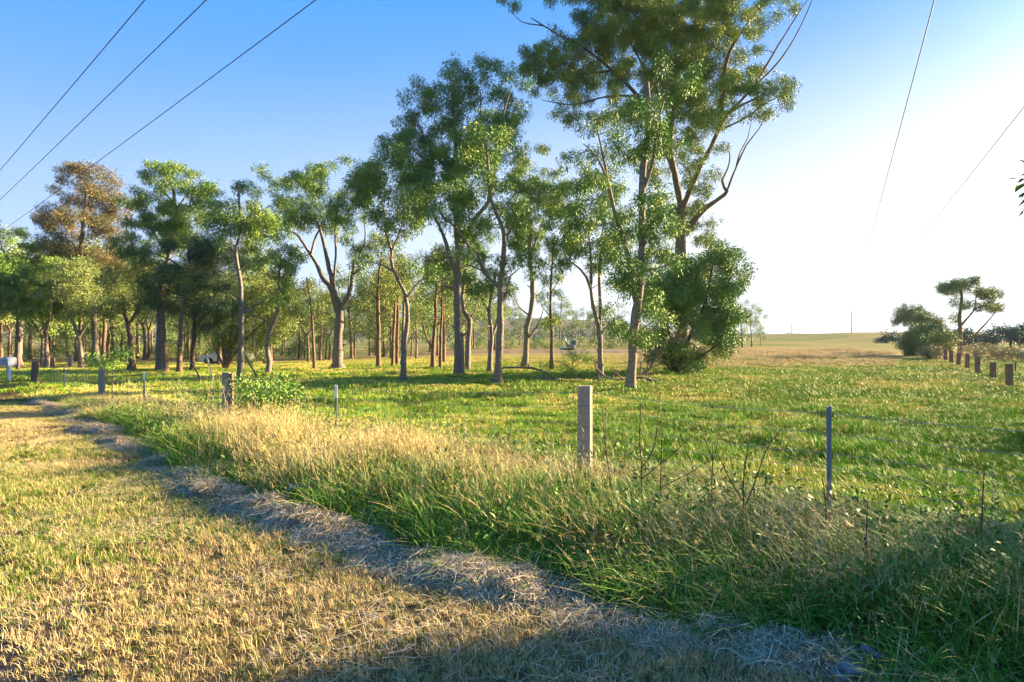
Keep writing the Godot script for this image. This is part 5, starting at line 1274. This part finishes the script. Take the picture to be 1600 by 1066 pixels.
func weeds() -> void:
	weed("tall dark dead stalk just right of the timber post", 0.160, 6.3, [[0.0055, [Vector3(0, 0, 0), Vector3(-0.05, 0.35, 0), Vector3(-0.10, 0.75, 0), Vector3(-0.12, 0.98, 0)], 8]], M.stalk)
	weed("dark branching dead weed with two long slanting arms", 0.203, 6.1, [[0.006, [Vector3(0, 0, 0), Vector3(0.0, 0.4, 0), Vector3(-0.02, 0.75, 0), Vector3(-0.01, 1.05, 0)], 8], [0.0045, [Vector3(0, 0.42, 0), Vector3(0.12, 0.62, 0), Vector3(0.14, 0.9, 0.05), Vector3(0.16, 1.15, 0.05)], 6], [0.004, [Vector3(0, 0.32, 0), Vector3(0.25, 0.52, 0.0), Vector3(0.45, 0.72, 0.05), Vector3(0.62, 0.86, 0.05)], 4], [0.0035, [Vector3(0, 0.32, 0), Vector3(-0.2, 0.5, 0.05), Vector3(-0.34, 0.66, 0.05)], 3]], M.stalk)
	weed("thin dark stalk with one slanting arm between two weeds", 0.232, 6.0, [[0.005, [Vector3(0, 0, 0), Vector3(0.01, 0.4, 0), Vector3(0.02, 0.8, 0)], 4], [0.0035, [Vector3(0, 0.25, 0), Vector3(0.3, 0.42, 0.05), Vector3(0.46, 0.55, 0.05)], 3]], M.stalk)
	weed("upright dark stalk with a spray of fine twigs at its tip", 0.313, 5.7, [[0.005, [Vector3(0, 0, 0), Vector3(0, 0.35, 0), Vector3(0.01, 0.72, 0)], 3], [0.003, [Vector3(0.01, 0.55, 0), Vector3(-0.05, 0.7, 0), Vector3(-0.09, 0.82, 0)], 3], [0.003, [Vector3(0.01, 0.55, 0), Vector3(0.05, 0.7, 0), Vector3(0.07, 0.85, 0)], 3]], M.stalk)
	weed("bushy dark dead weed with many rising twigs, left of the blue picket", 0.366, 5.3, [[0.006, [Vector3(0, 0, 0), Vector3(-0.02, 0.3, 0), Vector3(-0.01, 0.55, 0), Vector3(0.03, 0.8, 0)], 9], [0.005, [Vector3(0, 0.25, 0), Vector3(0.08, 0.45, 0), Vector3(0.15, 0.7, 0.03), Vector3(0.25, 0.85, 0.03)], 9], [0.004, [Vector3(0, 0.25, 0), Vector3(-0.12, 0.45, 0), Vector3(-0.25, 0.7, 0.03)], 8], [0.0045, [Vector3(0.1, 0, 0.1), Vector3(0.12, 0.3, 0.1), Vector3(0.13, 0.6, 0.1)], 6]], M.stalk)
	weed("lone dark stalk standing right of the blue picket", 0.733, 4.4, [[0.005, [Vector3(0, 0, 0), Vector3(0.01, 0.35, 0), Vector3(0.03, 0.72, 0)], 5]], M.stalk)
	weed("short dark dead weed under the blue picket", 0.49, 4.9, [[0.0045, [Vector3(0, 0, 0), Vector3(0.01, 0.3, 0), Vector3(-0.02, 0.55, 0)], 7]], M.stalk)
	weed("dark stem poking up from the green grass at lower right", 0.56, 4.2, [[0.0045, [Vector3(0, 0, 0), Vector3(-0.02, 0.3, 0), Vector3(-0.01, 0.58, 0)], 5]], M.stalk)
	# heap of pale dead canes by the corner post
	rng.seed = 44
	var stems := []
	for k in 46:
		var b := Vector3(rnd(-1.3, 1.3), 0, rnd(-0.5, 0.5))
		var lean := Vector3(rnd(-0.5, 0.5), 0, rnd(-0.3, 0.3))
		var h := rnd(0.5, 1.05)
		stems.append([rnd(0.003, 0.005), [b, b + lean * 0.3 + Vector3(0, h * 0.6, 0), b + lean + Vector3(0, h, 0)], 3])
	weed("sprawl of pale dry canes at the foot of the corner post", -0.43, 12.6, stems, M.dry_stalk, "dry_cane_clump")
	for q in [[-0.372, 12.3, 1.0, "leafy green shrub beside the dry canes"], [-0.395, 12.9, 0.8, "smaller green shrub behind the dry canes"]]:
		tree("green_shrub", q[3], "shrub", "", Vector2(q[0] * q[1], q[1]), [[0.012, 0.006, 0, 0, 0, 0, 0.4, 0, 0.1, 0.9 * q[2], 0], [0.01, 0.005, 0, 0, 0, 0.3, 0.4, 0.1, 0.5, 0.7, 0.1], [0.01, 0.005, 0, 0, 0, -0.3, 0.4, 0.1, -0.4, 0.75, 0.1]], [[0, 0.7 * q[2], 0, 0.45, 0.4, 0.4], [0.4, 0.45, 0.1, 0.4, 0.3, 0.35], [-0.35, 0.45, 0, 0.35, 0.3, 0.3]], "shrub", 1.0)
	tree("weedy_sapling", "spindly weed sapling in front of the short sunlit post", "shrub", "", Vector2(-0.625 * 18.0, 18.0), [[0.012, 0.006, 0, 0, 0, 0, 0.7, 0, 0.05, 1.7, 0], [0.008, 0.004, 0, 0.5, 0, -0.2, 0.9, 0, -0.3, 1.4, 0]], [[0, 1.4, 0, 0.35, 0.45, 0.3], [-0.3, 1.2, 0, 0.25, 0.3, 0.25]], "shrub", 0.6)

# ---------------------------------------------------------------- grasses
func blade(p: Vector3, h: float, w: float, dirn: Vector3, lean: float, seg: int, col: Color, tipcol: Color) -> void:
	var side := Vector3(-dirn.z, 0, dirn.x).rotated(Vector3.UP, rnd(-0.9, 0.9))
	var k := V.size()
	var n := side.cross(Vector3(0, 1.0 - 0.35 * lean, 0) + dirn * lean).normalized()
	if n.y < 0.0: n = -n
	for i in seg:
		var t := float(i) / seg
		var c := p + Vector3(0, h * (t - 0.35 * lean * t * t), 0) + dirn * (h * lean * t * t)
		var ww := w * (1.0 - 0.55 * t) * 0.5
		V.append(c - side * ww); V.append(c + side * ww)
		N.append(n); N.append(n)
		var cc := col.lerp(tipcol, t)
		C.append(cc); C.append(cc)
	V.append(p + Vector3(0, h * (1.0 - 0.35 * lean), 0) + dirn * (h * lean)); N.append(n); C.append(tipcol)
	for i in seg - 1:
		var a := k + i * 2
		T.append_array([a, a + 1, a + 2, a + 1, a + 3, a + 2])
	var z := k + (seg - 1) * 2
	T.append_array([z, z + 1, z + 2])

func any_dir() -> Vector3:
	var a := rnd(0, TAU)
	return Vector3(cos(a), 0, sin(a))

func tuft_patch(size: float, tufts: int, per: int, h0: float, h1: float, w: float, cols: Array, dry: float, seg := 2, spread := 0.03) -> ArrayMesh:
	begin()
	for t in tufts:
		var c := Vector3(rnd(-0.5, 0.5) * size, 0, rnd(-0.5, 0.5) * size)
		var isdry := rng.randf() < dry
		var hh := rnd(0.6, 1.1)
		for b in per:
			var dirn := any_dir()
			var p := c + dirn * rnd(0, spread)
			var d2 := isdry if rng.randf() < 0.75 else rng.randf() < dry
			var col: Color = (cols[2].lerp(cols[3], rng.randf()) if d2 else cols[0].lerp(cols[1], rng.randf()))
			blade(p, rnd(h0, h1) * hh, w * rnd(0.7, 1.3), dirn, rnd(0.15, 0.95), seg, col, col * rnd(0.95, 1.2))
	return finish(M.grass)

func tall_patch(size: float, green: int, stalks: int, h: float, cols: Array, aged := 0.2) -> ArrayMesh:
	begin()
	for b in green:
		var p := Vector3(rnd(-0.5, 0.5) * size, 0, rnd(-0.5, 0.5) * size)
		var col: Color = cols[0].lerp(cols[1], rng.randf())
		var straw: Color = cols[2].lerp(cols[3], rng.randf())
		var old := rng.randf() < aged
		blade(p, h * rnd(0.45, 1.0), rnd(0.004, 0.009), any_dir(), rnd(0.15, 0.9), 5, straw if old else col, straw if (old or rng.randf() < aged) else col * 1.15)
	for b in stalks:
		var p := Vector3(rnd(-0.5, 0.5) * size, 0, rnd(-0.5, 0.5) * size)
		var straw: Color = cols[2].lerp(cols[3], rng.randf())
		var dirn := (any_dir() + Vector3(-0.5, 0, 0.1)).normalized()
		var hh := h * rnd(0.8, 1.35)
		var lean := rnd(0.1, 0.8)
		blade(p, hh, 0.0030, dirn, lean, 5, straw * 0.8, straw)
		# open seed head
		var tip := p + Vector3(0, hh * (1.0 - 0.35 * lean), 0) + dirn * (hh * lean)
		for s in 5: blade(tip - Vector3(0, rnd(0.0, 0.14), 0) - dirn * rnd(0, 0.03), rnd(0.03, 0.08), 0.003, any_dir(), rnd(0.2, 0.9), 2, straw, straw * 1.1)
	return finish(M.grass)

func hay_patch(size: float, count: int) -> ArrayMesh:
	begin()
	for b in count:
		var p := any_dir() * (sqrt(rng.randf()) * 0.6 * size) + Vector3(0, rnd(0.0, 0.035), 0)
		p.y += 0.05 * rng.randf() * (1.0 - p.length() / size)
		var a := any_dir()
		var l := rnd(0.05, 0.22)
		var w := rnd(0.0010, 0.0024)
		var rise := Vector3(0, rnd(-0.02, 0.05), 0)
		var bend := Vector3(rnd(-0.03, 0.03), rnd(0.0, 0.03), rnd(-0.03, 0.03))
		var side := Vector3(-a.z, rnd(-0.4, 0.4), a.x) * w
		var straw := Color(0.34, 0.265, 0.17).lerp(Color(0.66, 0.55, 0.39), rng.randf()) * rnd(0.75, 1.1)
		if rng.randf() < 0.1: straw = Color(0.16, 0.17, 0.07)
		var k := V.size()
		for e in [p - a * l * 0.5, p + bend, p + a * l * 0.5 + rise]:
			V.append(e - side); V.append(e + side)
			for q in 2:
				N.append(Vector3(rnd(-0.3, 0.3), 1, rnd(-0.3, 0.3)).normalized()); C.append(straw)
		T.append_array([k, k + 1, k + 2, k + 1, k + 3, k + 2, k + 2, k + 3, k + 4, k + 3, k + 5, k + 4])
	return finish(M.hay)

func normal_at(x: float, d: float) -> Vector3:
	var e := 0.3
	return Vector3(H(x - e, d) - H(x + e, d), 2.0 * e, -(H(x, d - e) - H(x, d + e))).normalized()

func lay(list: Array, x: float, d: float, size: float, tall: float, tint: Color, up := 0.0) -> void:
	var n := normal_at(x, d)
	var b := Basis(Quaternion(Vector3.UP, n)) * Basis(Vector3.UP, rnd(0, TAU))
	b = b * Basis.from_scale(Vector3(size, tall, size))
	list.append([b, P3(x, d, up), tint])

func stuff(called: String, label: String, category: String, layers: Array) -> void:
	var o := Node3D.new()
	o.name = called
	add_child(o)
	tag(o, label, category, "", "stuff")
	for l in layers:
		if l[1].size(): crown(o, l[0], l[1].size(), pack(l[1]), l[2])

func grasses() -> void:
	rng.seed = 2024
	var green := [Color(0.038, 0.140, 0.010), Color(0.115, 0.230, 0.014), Color(0.42, 0.31, 0.12), Color(0.64, 0.51, 0.23)]
	var mown_c := [Color(0.075, 0.150, 0.012), Color(0.180, 0.230, 0.025), Color(0.38, 0.27, 0.12), Color(0.64, 0.50, 0.25)]
	var pad_c := [Color(0.085, 0.250, 0.008), Color(0.250, 0.370, 0.014), Color(0.44, 0.36, 0.08), Color(0.58, 0.48, 0.14)]
	# mown verge
	var mown := []
	for k in 3: mown.append([tuft_patch(0.62, 92, 13, 0.02, 0.085, 0.0030, mown_c, 0.80), [], "dry_tufts"])
	for k in 3: mown.append([tuft_patch(0.62, 92, 13, 0.02, 0.09, 0.0032, mown_c, 0.35), [], "green_tufts"])
	var straw := [[hay_patch(0.8, 90), [], "loose_straw"], [hay_patch(0.8, 90), [], "loose_straw"], [hay_patch(0.8, 90), [], "loose_straw"]]
	var tall := []
	for k in 3: tall.append([tall_patch(0.6, 230, 5, 0.52, green, 0.07), [], "green_blades"])
	for k in 3: tall.append([tall_patch(0.6, 130, 95, 0.58, green, 0.3), [], "straw_stems"])
	var pad := []
	for k in 3: pad.append([tuft_patch(0.9, 60, 13, 0.04, 0.12, 0.006, pad_c, 0.16, 2, 0.06), [], "green_tufts"])
	for k in 2: pad.append([tuft_patch(0.9, 60, 13, 0.04, 0.11, 0.006, pad_c, 0.55, 2, 0.06), [], "dry_tufts"])
	var field := []
	for k in 2: field.append([tuft_patch(1.8, 90, 9, 0.06, 0.16, 0.014, pad_c, 0.25, 2, 0.14), [], "green_tufts"])
	for k in 2: field.append([tuft_patch(1.8, 80, 9, 0.05, 0.12, 0.014, pad_c, 0.9, 2, 0.14), [], "dry_tufts"])
	var flowers := []
	# walk over the ground in front of the camera; steps grow with distance
	var d := 2.4
	while d < 19.0:
		var st := 0.34 if d < 9.0 else 0.45
		var x := -1.0 * d - 1.2
		while x < 1.0 * d + 1.2:
			var px := x + rnd(-0.5, 0.5) * st
			var pd := d + rnd(-0.5, 0.5) * st
			x += st
			var s := fence_s(px, pd)
			var t := fence_t(px, pd)
			var q := s - row_s(t)
			var pn := n_patch.get_noise_2d(px, pd)
			var en := n_edge.get_noise_2d(px, pd)
			var tone := Color(1, 1, 1) * (1.0 + 0.25 * pn)
			tone.a = 1.0
			if q < 0.30:
				if s + 0.7 * en < -5.45 and rng.randf() < 0.85: continue
				var shade_side := ss(-0.5, 1.8, px) # greener towards the tree shaded end
				var g := clampf(0.52 + 2.4 * pn + 0.5 * en + 0.35 * shade_side, 0, 1)
				var pick: Array = mown[(3 if rng.randf() < g else 0) + rng.randi() % 3]
				lay(pick[1], px, pd, rnd(0.9, 1.2), rnd(0.7, 1.25), tone)
				if rng.randf() < 0.15: lay(straw[rng.randi() % 3][1], px, pd, 1.0, 0.5, tone, 0.015)
			elif s < 0.45:
				var dryness := ss(3.2, 5.2, t) * (1.0 - 0.6 * ss(9.0, 12.0, t)) * ss(0.6, 1.2, q) * (0.62 + 1.0 * en)
				dryness = maxf(dryness, 0.12)
				var edge := ss(0.25, 0.8, q) * (1.0 - 0.95 * ss(-1.7, -0.5, s)) * lerpf(0.72, 0.92, ss(2.0, 4.5, t)) * (0.86 + 0.7 * n_edge.get_noise_2d(px * 1.6 + 50.0, pd * 1.6))
				var pick: Array = tall[(3 if rng.randf() < dryness else 0) + rng.randi() % 3]
				lay(pick[1], px, pd, rnd(0.9, 1.15), (0.30 + 0.70 * edge) * rnd(0.8, 1.2) * (1.0 - 0.2 * ss(10.0, 20.0, t)), tone)
				if rng.randf() < 0.55:
					pick = tall[(3 if rng.randf() < dryness else 0) + rng.randi() % 3]
					lay(pick[1], px + rnd(-0.2, 0.2), pd + rnd(-0.2, 0.2), rnd(0.9, 1.1), (0.25 + 0.65 * edge) * rnd(0.7, 1.1), tone)
			else:
				var dryp := clampf(0.25 + 1.3 * pn + 0.6 * en, 0, 1)
				var pick: Array = pad[(3 + rng.randi() % 2) if rng.randf() < dryp else rng.randi() % 3]
				lay(pick[1], px, pd, rnd(0.9, 1.2), rnd(0.7, 1.35) * (1.0 + 0.7 * n_lump.get_noise_2d(px, pd)), tone)
		d += st * 0.9
	while d < 62.0:
		var st := 0.95
		var x := -0.95 * d - 1.0
		while x < 0.95 * d + 1.0:
			var px := x + rnd(-0.5, 0.5) * st
			var pd := d + rnd(-0.5, 0.5) * st
			x += st
			var s := fence_s(px, pd)
			if s < -1.0: continue
			var pn := n_patch.get_noise_2d(px, pd)
			var tone := Color(1, 1, 1) * (1.0 + 0.3 * pn)
			tone.a = 1.0
			var dryp := clampf(0.2 + 1.3 * pn + 0.9 * ss(34.0, 58.0, pd), 0, 0.95)
			if pd > 44.0 and rng.randf() < 0.5: continue
			lay(field[(2 if rng.randf() < dryp else 0) + rng.randi() % 2][1], px, pd, rnd(0.9, 1.2), rnd(0.7, 1.3), tone)
		d += st * 0.9
	var leaves := [[spray.small, [], "broad_leaves"], [spray.broad, [], "broad_leaves"]]
	for k in 900:
		var t := rnd(-1.0, 16.0)
		var s := rnd(row_s(t) + 0.35, 0.5)
		if n_edge.get_noise_2d(t * 1.4, s * 3.0) < -0.05: continue
		var w := s * 1.345 + 8.54
		var x := (0.9 * w - t * 1.345) / 1.81
		var dd := w - 0.9 * x
		var c := Color(0.05, 0.14, 0.015).lerp(Color(0.13, 0.22, 0.03), rng.randf())
		if rng.randf() < 0.12: c = Color(0.26, 0.15, 0.06)
		leaves[0][1].append([Basis.from_euler(Vector3(rnd(-0.4, 0.4), rnd(0, 6), rnd(-0.4, 0.4))) * rnd(0.5, 1.1), P3(x, dd, rnd(0.08, 0.34)), c])
	tall.append_array(leaves)
	stuff("mown_grass", "short dry mown grass of the road verge in front", "grass", mown + straw)
	stuff("tall_grass", "tall straw and green grass growing along the roadside fence", "grass", tall)
	stuff("paddock_grass", "lumpy green pasture grass behind the roadside fence", "grass", pad + field)
	# windrow of cut hay along the foot of the tall grass
	rng.seed = 88
	begin()
	var rows := 260
	var across := 11
	var hay_here := []
	for j in rows:
		var t := -1.5 + 24.5 * j / (rows - 1.0)
		var heap := clampf(0.45 + 1.5 * n_edge.get_noise_2d(t * 0.9, 70.0), 0.0, 1.0)
		var wid := 0.17 + 0.10 * n_edge.get_noise_2d(t * 0.8, 40.0)
		hay_here.append(heap)
		for i in across:
			var k := i / (across - 1.0) * 2.0 - 1.0
			var s := row_s(t) + 0.05 + k * wid
			var w := s * 1.345 + 8.54
			var x := (0.9 * w - t * 1.345) / 1.81
			var dd := w - 0.9 * x
			V.append(P3(x, dd, -0.03 + 0.065 * heap * (1.0 - k * k) * (1.0 + 0.5 * n_lump.get_noise_2d(x * 6.0, dd * 6.0))))
			C.append(Color(0.32, 0.26, 0.18) * (1.0 + 0.3 * n_lump.get_noise_2d(x * 9.0, dd * 9.0)))
	for j in rows:
		for i in across:
			var i0 := maxi(i - 1, 0); var i1 := mini(i + 1, across - 1)
			var j0 := maxi(j - 1, 0); var j1 := mini(j + 1, rows - 1)
			var n := (V[j * across + i1] - V[j * across + i0]).cross(V[j1 * across + i] - V[j0 * across + i]).normalized()
			N.append(n if n.y > 0 else -n)
	for j in rows - 1:
		for i in across - 1:
			var a := j * across + i
			T.append_array([a, a + across, a + 1, a + 1, a + across, a + across + 1])
	var row_v := V
	var row_n := N
	var hay_root := Node3D.new()
	hay_root.name = "hay_windrow"
	add_child(hay_root)
	tag(hay_root, "long heap of cut grey straw between mown verge and tall grass", "hay", "", "stuff")
	put("heap", finish(M.hay), hay_root)
	var hays := [[hay_patch(0.24, 220), [], "straw"], [hay_patch(0.24, 220), [], "straw"], [hay_patch(0.24, 220), [], "straw"]]
	for j in range(0, rows, 1):
		for i in range(0, across, 2):
			if rng.randf() < 0.15 or rng.randf() > hay_here[j] + 0.1: continue
			var p := row_v[j * across + i] + Vector3(rng.randfn(0, 0.05), 0, rng.randfn(0, 0.05))
			var b := Basis(Quaternion(Vector3.UP, row_n[j * across + i].lerp(Vector3.UP, 0.4).normalized())) * Basis(Vector3.UP, rnd(0, TAU)) * Basis.from_scale(Vector3(1, rnd(0.7, 1.5), 1) * rnd(0.8, 1.1))
			var tone := Color(1, 1, 1) * rnd(0.85, 1.1)
			tone.a = 1.0
			hays[rng.randi() % 3][1].append([b, p, tone])
	for h in hays: crown(hay_root, h[0], h[1].size(), pack(h[1]), h[2])
	# raked hay rows on the mown paddock at right
	rng.seed = 12
	var rake := []
	var hp := hay_patch(1.0, 260)
	for k in 17:
		var d0 := 38.0 + k * 2.7
		for i in 60:
			if rng.randf() < 0.35: continue
			var x := 0.18 * d0 + i * 0.55
			if x > 0.66 * d0: break
			var dd := d0 + i * 0.12 + 0.7 * n_edge.get_noise_2d(x * 0.7, d0)
			var tone := Color(0.9, 0.85, 0.7) * rnd(0.6, 1.1)
			tone.a = 1.0
			lay(rake, x, dd, rnd(0.7, 1.4), rnd(2.0, 4.0), tone)
	stuff("raked_hay", "raked rows of drying hay across the open paddock", "hay", [[hp, rake, "row"]])
	# gravel at the road's edge
	var stone_list := []
	begin()
	for k in 1:
		var ico := SphereMesh.new()
		ico.radius = 1.0; ico.height = 1.5; ico.radial_segments = 7; ico.rings = 4
		var arr := ico.get_mesh_arrays()
		V = arr[Mesh.ARRAY_VERTEX]; N = arr[Mesh.ARRAY_NORMAL]; T = arr[Mesh.ARRAY_INDEX]
		for i in V.size(): V[i] *= 1.0 + 0.25 * n_edge.get_noise_3d(V[i].x * 3.0, V[i].y * 3.0, V[i].z * 3.0)
	var stone := finish(M.stone)
	for k in 5200:
		var pd := rnd(2.5, 9.0)
		var px := rnd(-1.1 * pd - 0.5, -0.3 * pd)
		var s := fence_s(px, pd)
		if s + 0.6 * n_edge.get_noise_2d(px, pd) > -5.2 or s < -6.6: continue
		var r := rnd(0.003, 0.012)
		var b := Basis.from_euler(Vector3(rnd(0, 6), rnd(0, 6), rnd(0, 6))) * r
		stone_list.append([b, P3(px, pd, r * 0.3), Color(0.10, 0.10, 0.11) * rnd(0.5, 2.2)])
	stuff("gravel", "dark loose gravel at the road edge in the lower left corner", "gravel", [[stone, stone_list, "stones"]])
	# little yellow flowers among the tall grass
	begin()
	for k in 6:
		var a := TAU * k / 6.0
		var o := Vector3(cos(a), 0.25, sin(a))
		leaf(Vector3.ZERO, o.normalized(), Vector3(-sin(a), 0, cos(a)), 1.0, 0.7)
	for i in V.size(): C.append(Color(0.75, 0.52, 0.02))
	var fl := finish(M.petal)
	for k in 46:
		var t := rnd(2.0, 12.0)
		var s := rnd(-1.9, -0.2)
		var w := s * 1.345 + 8.54
		var x := (0.9 * w - t * 1.345) / 1.81
		var dd := w - 0.9 * x
		flowers.append([Basis.from_euler(Vector3(rnd(-0.6, 0.6), rnd(0, 6), rnd(-0.6, 0.6))) * rnd(0.009, 0.015), P3(x, dd, rnd(0.42, 0.62)), Color(1, 1, 1)])
	stuff("wild_flowers", "tiny yellow flowers dotted among the tall grass", "flowers", [[fl, flowers, "petals"]])
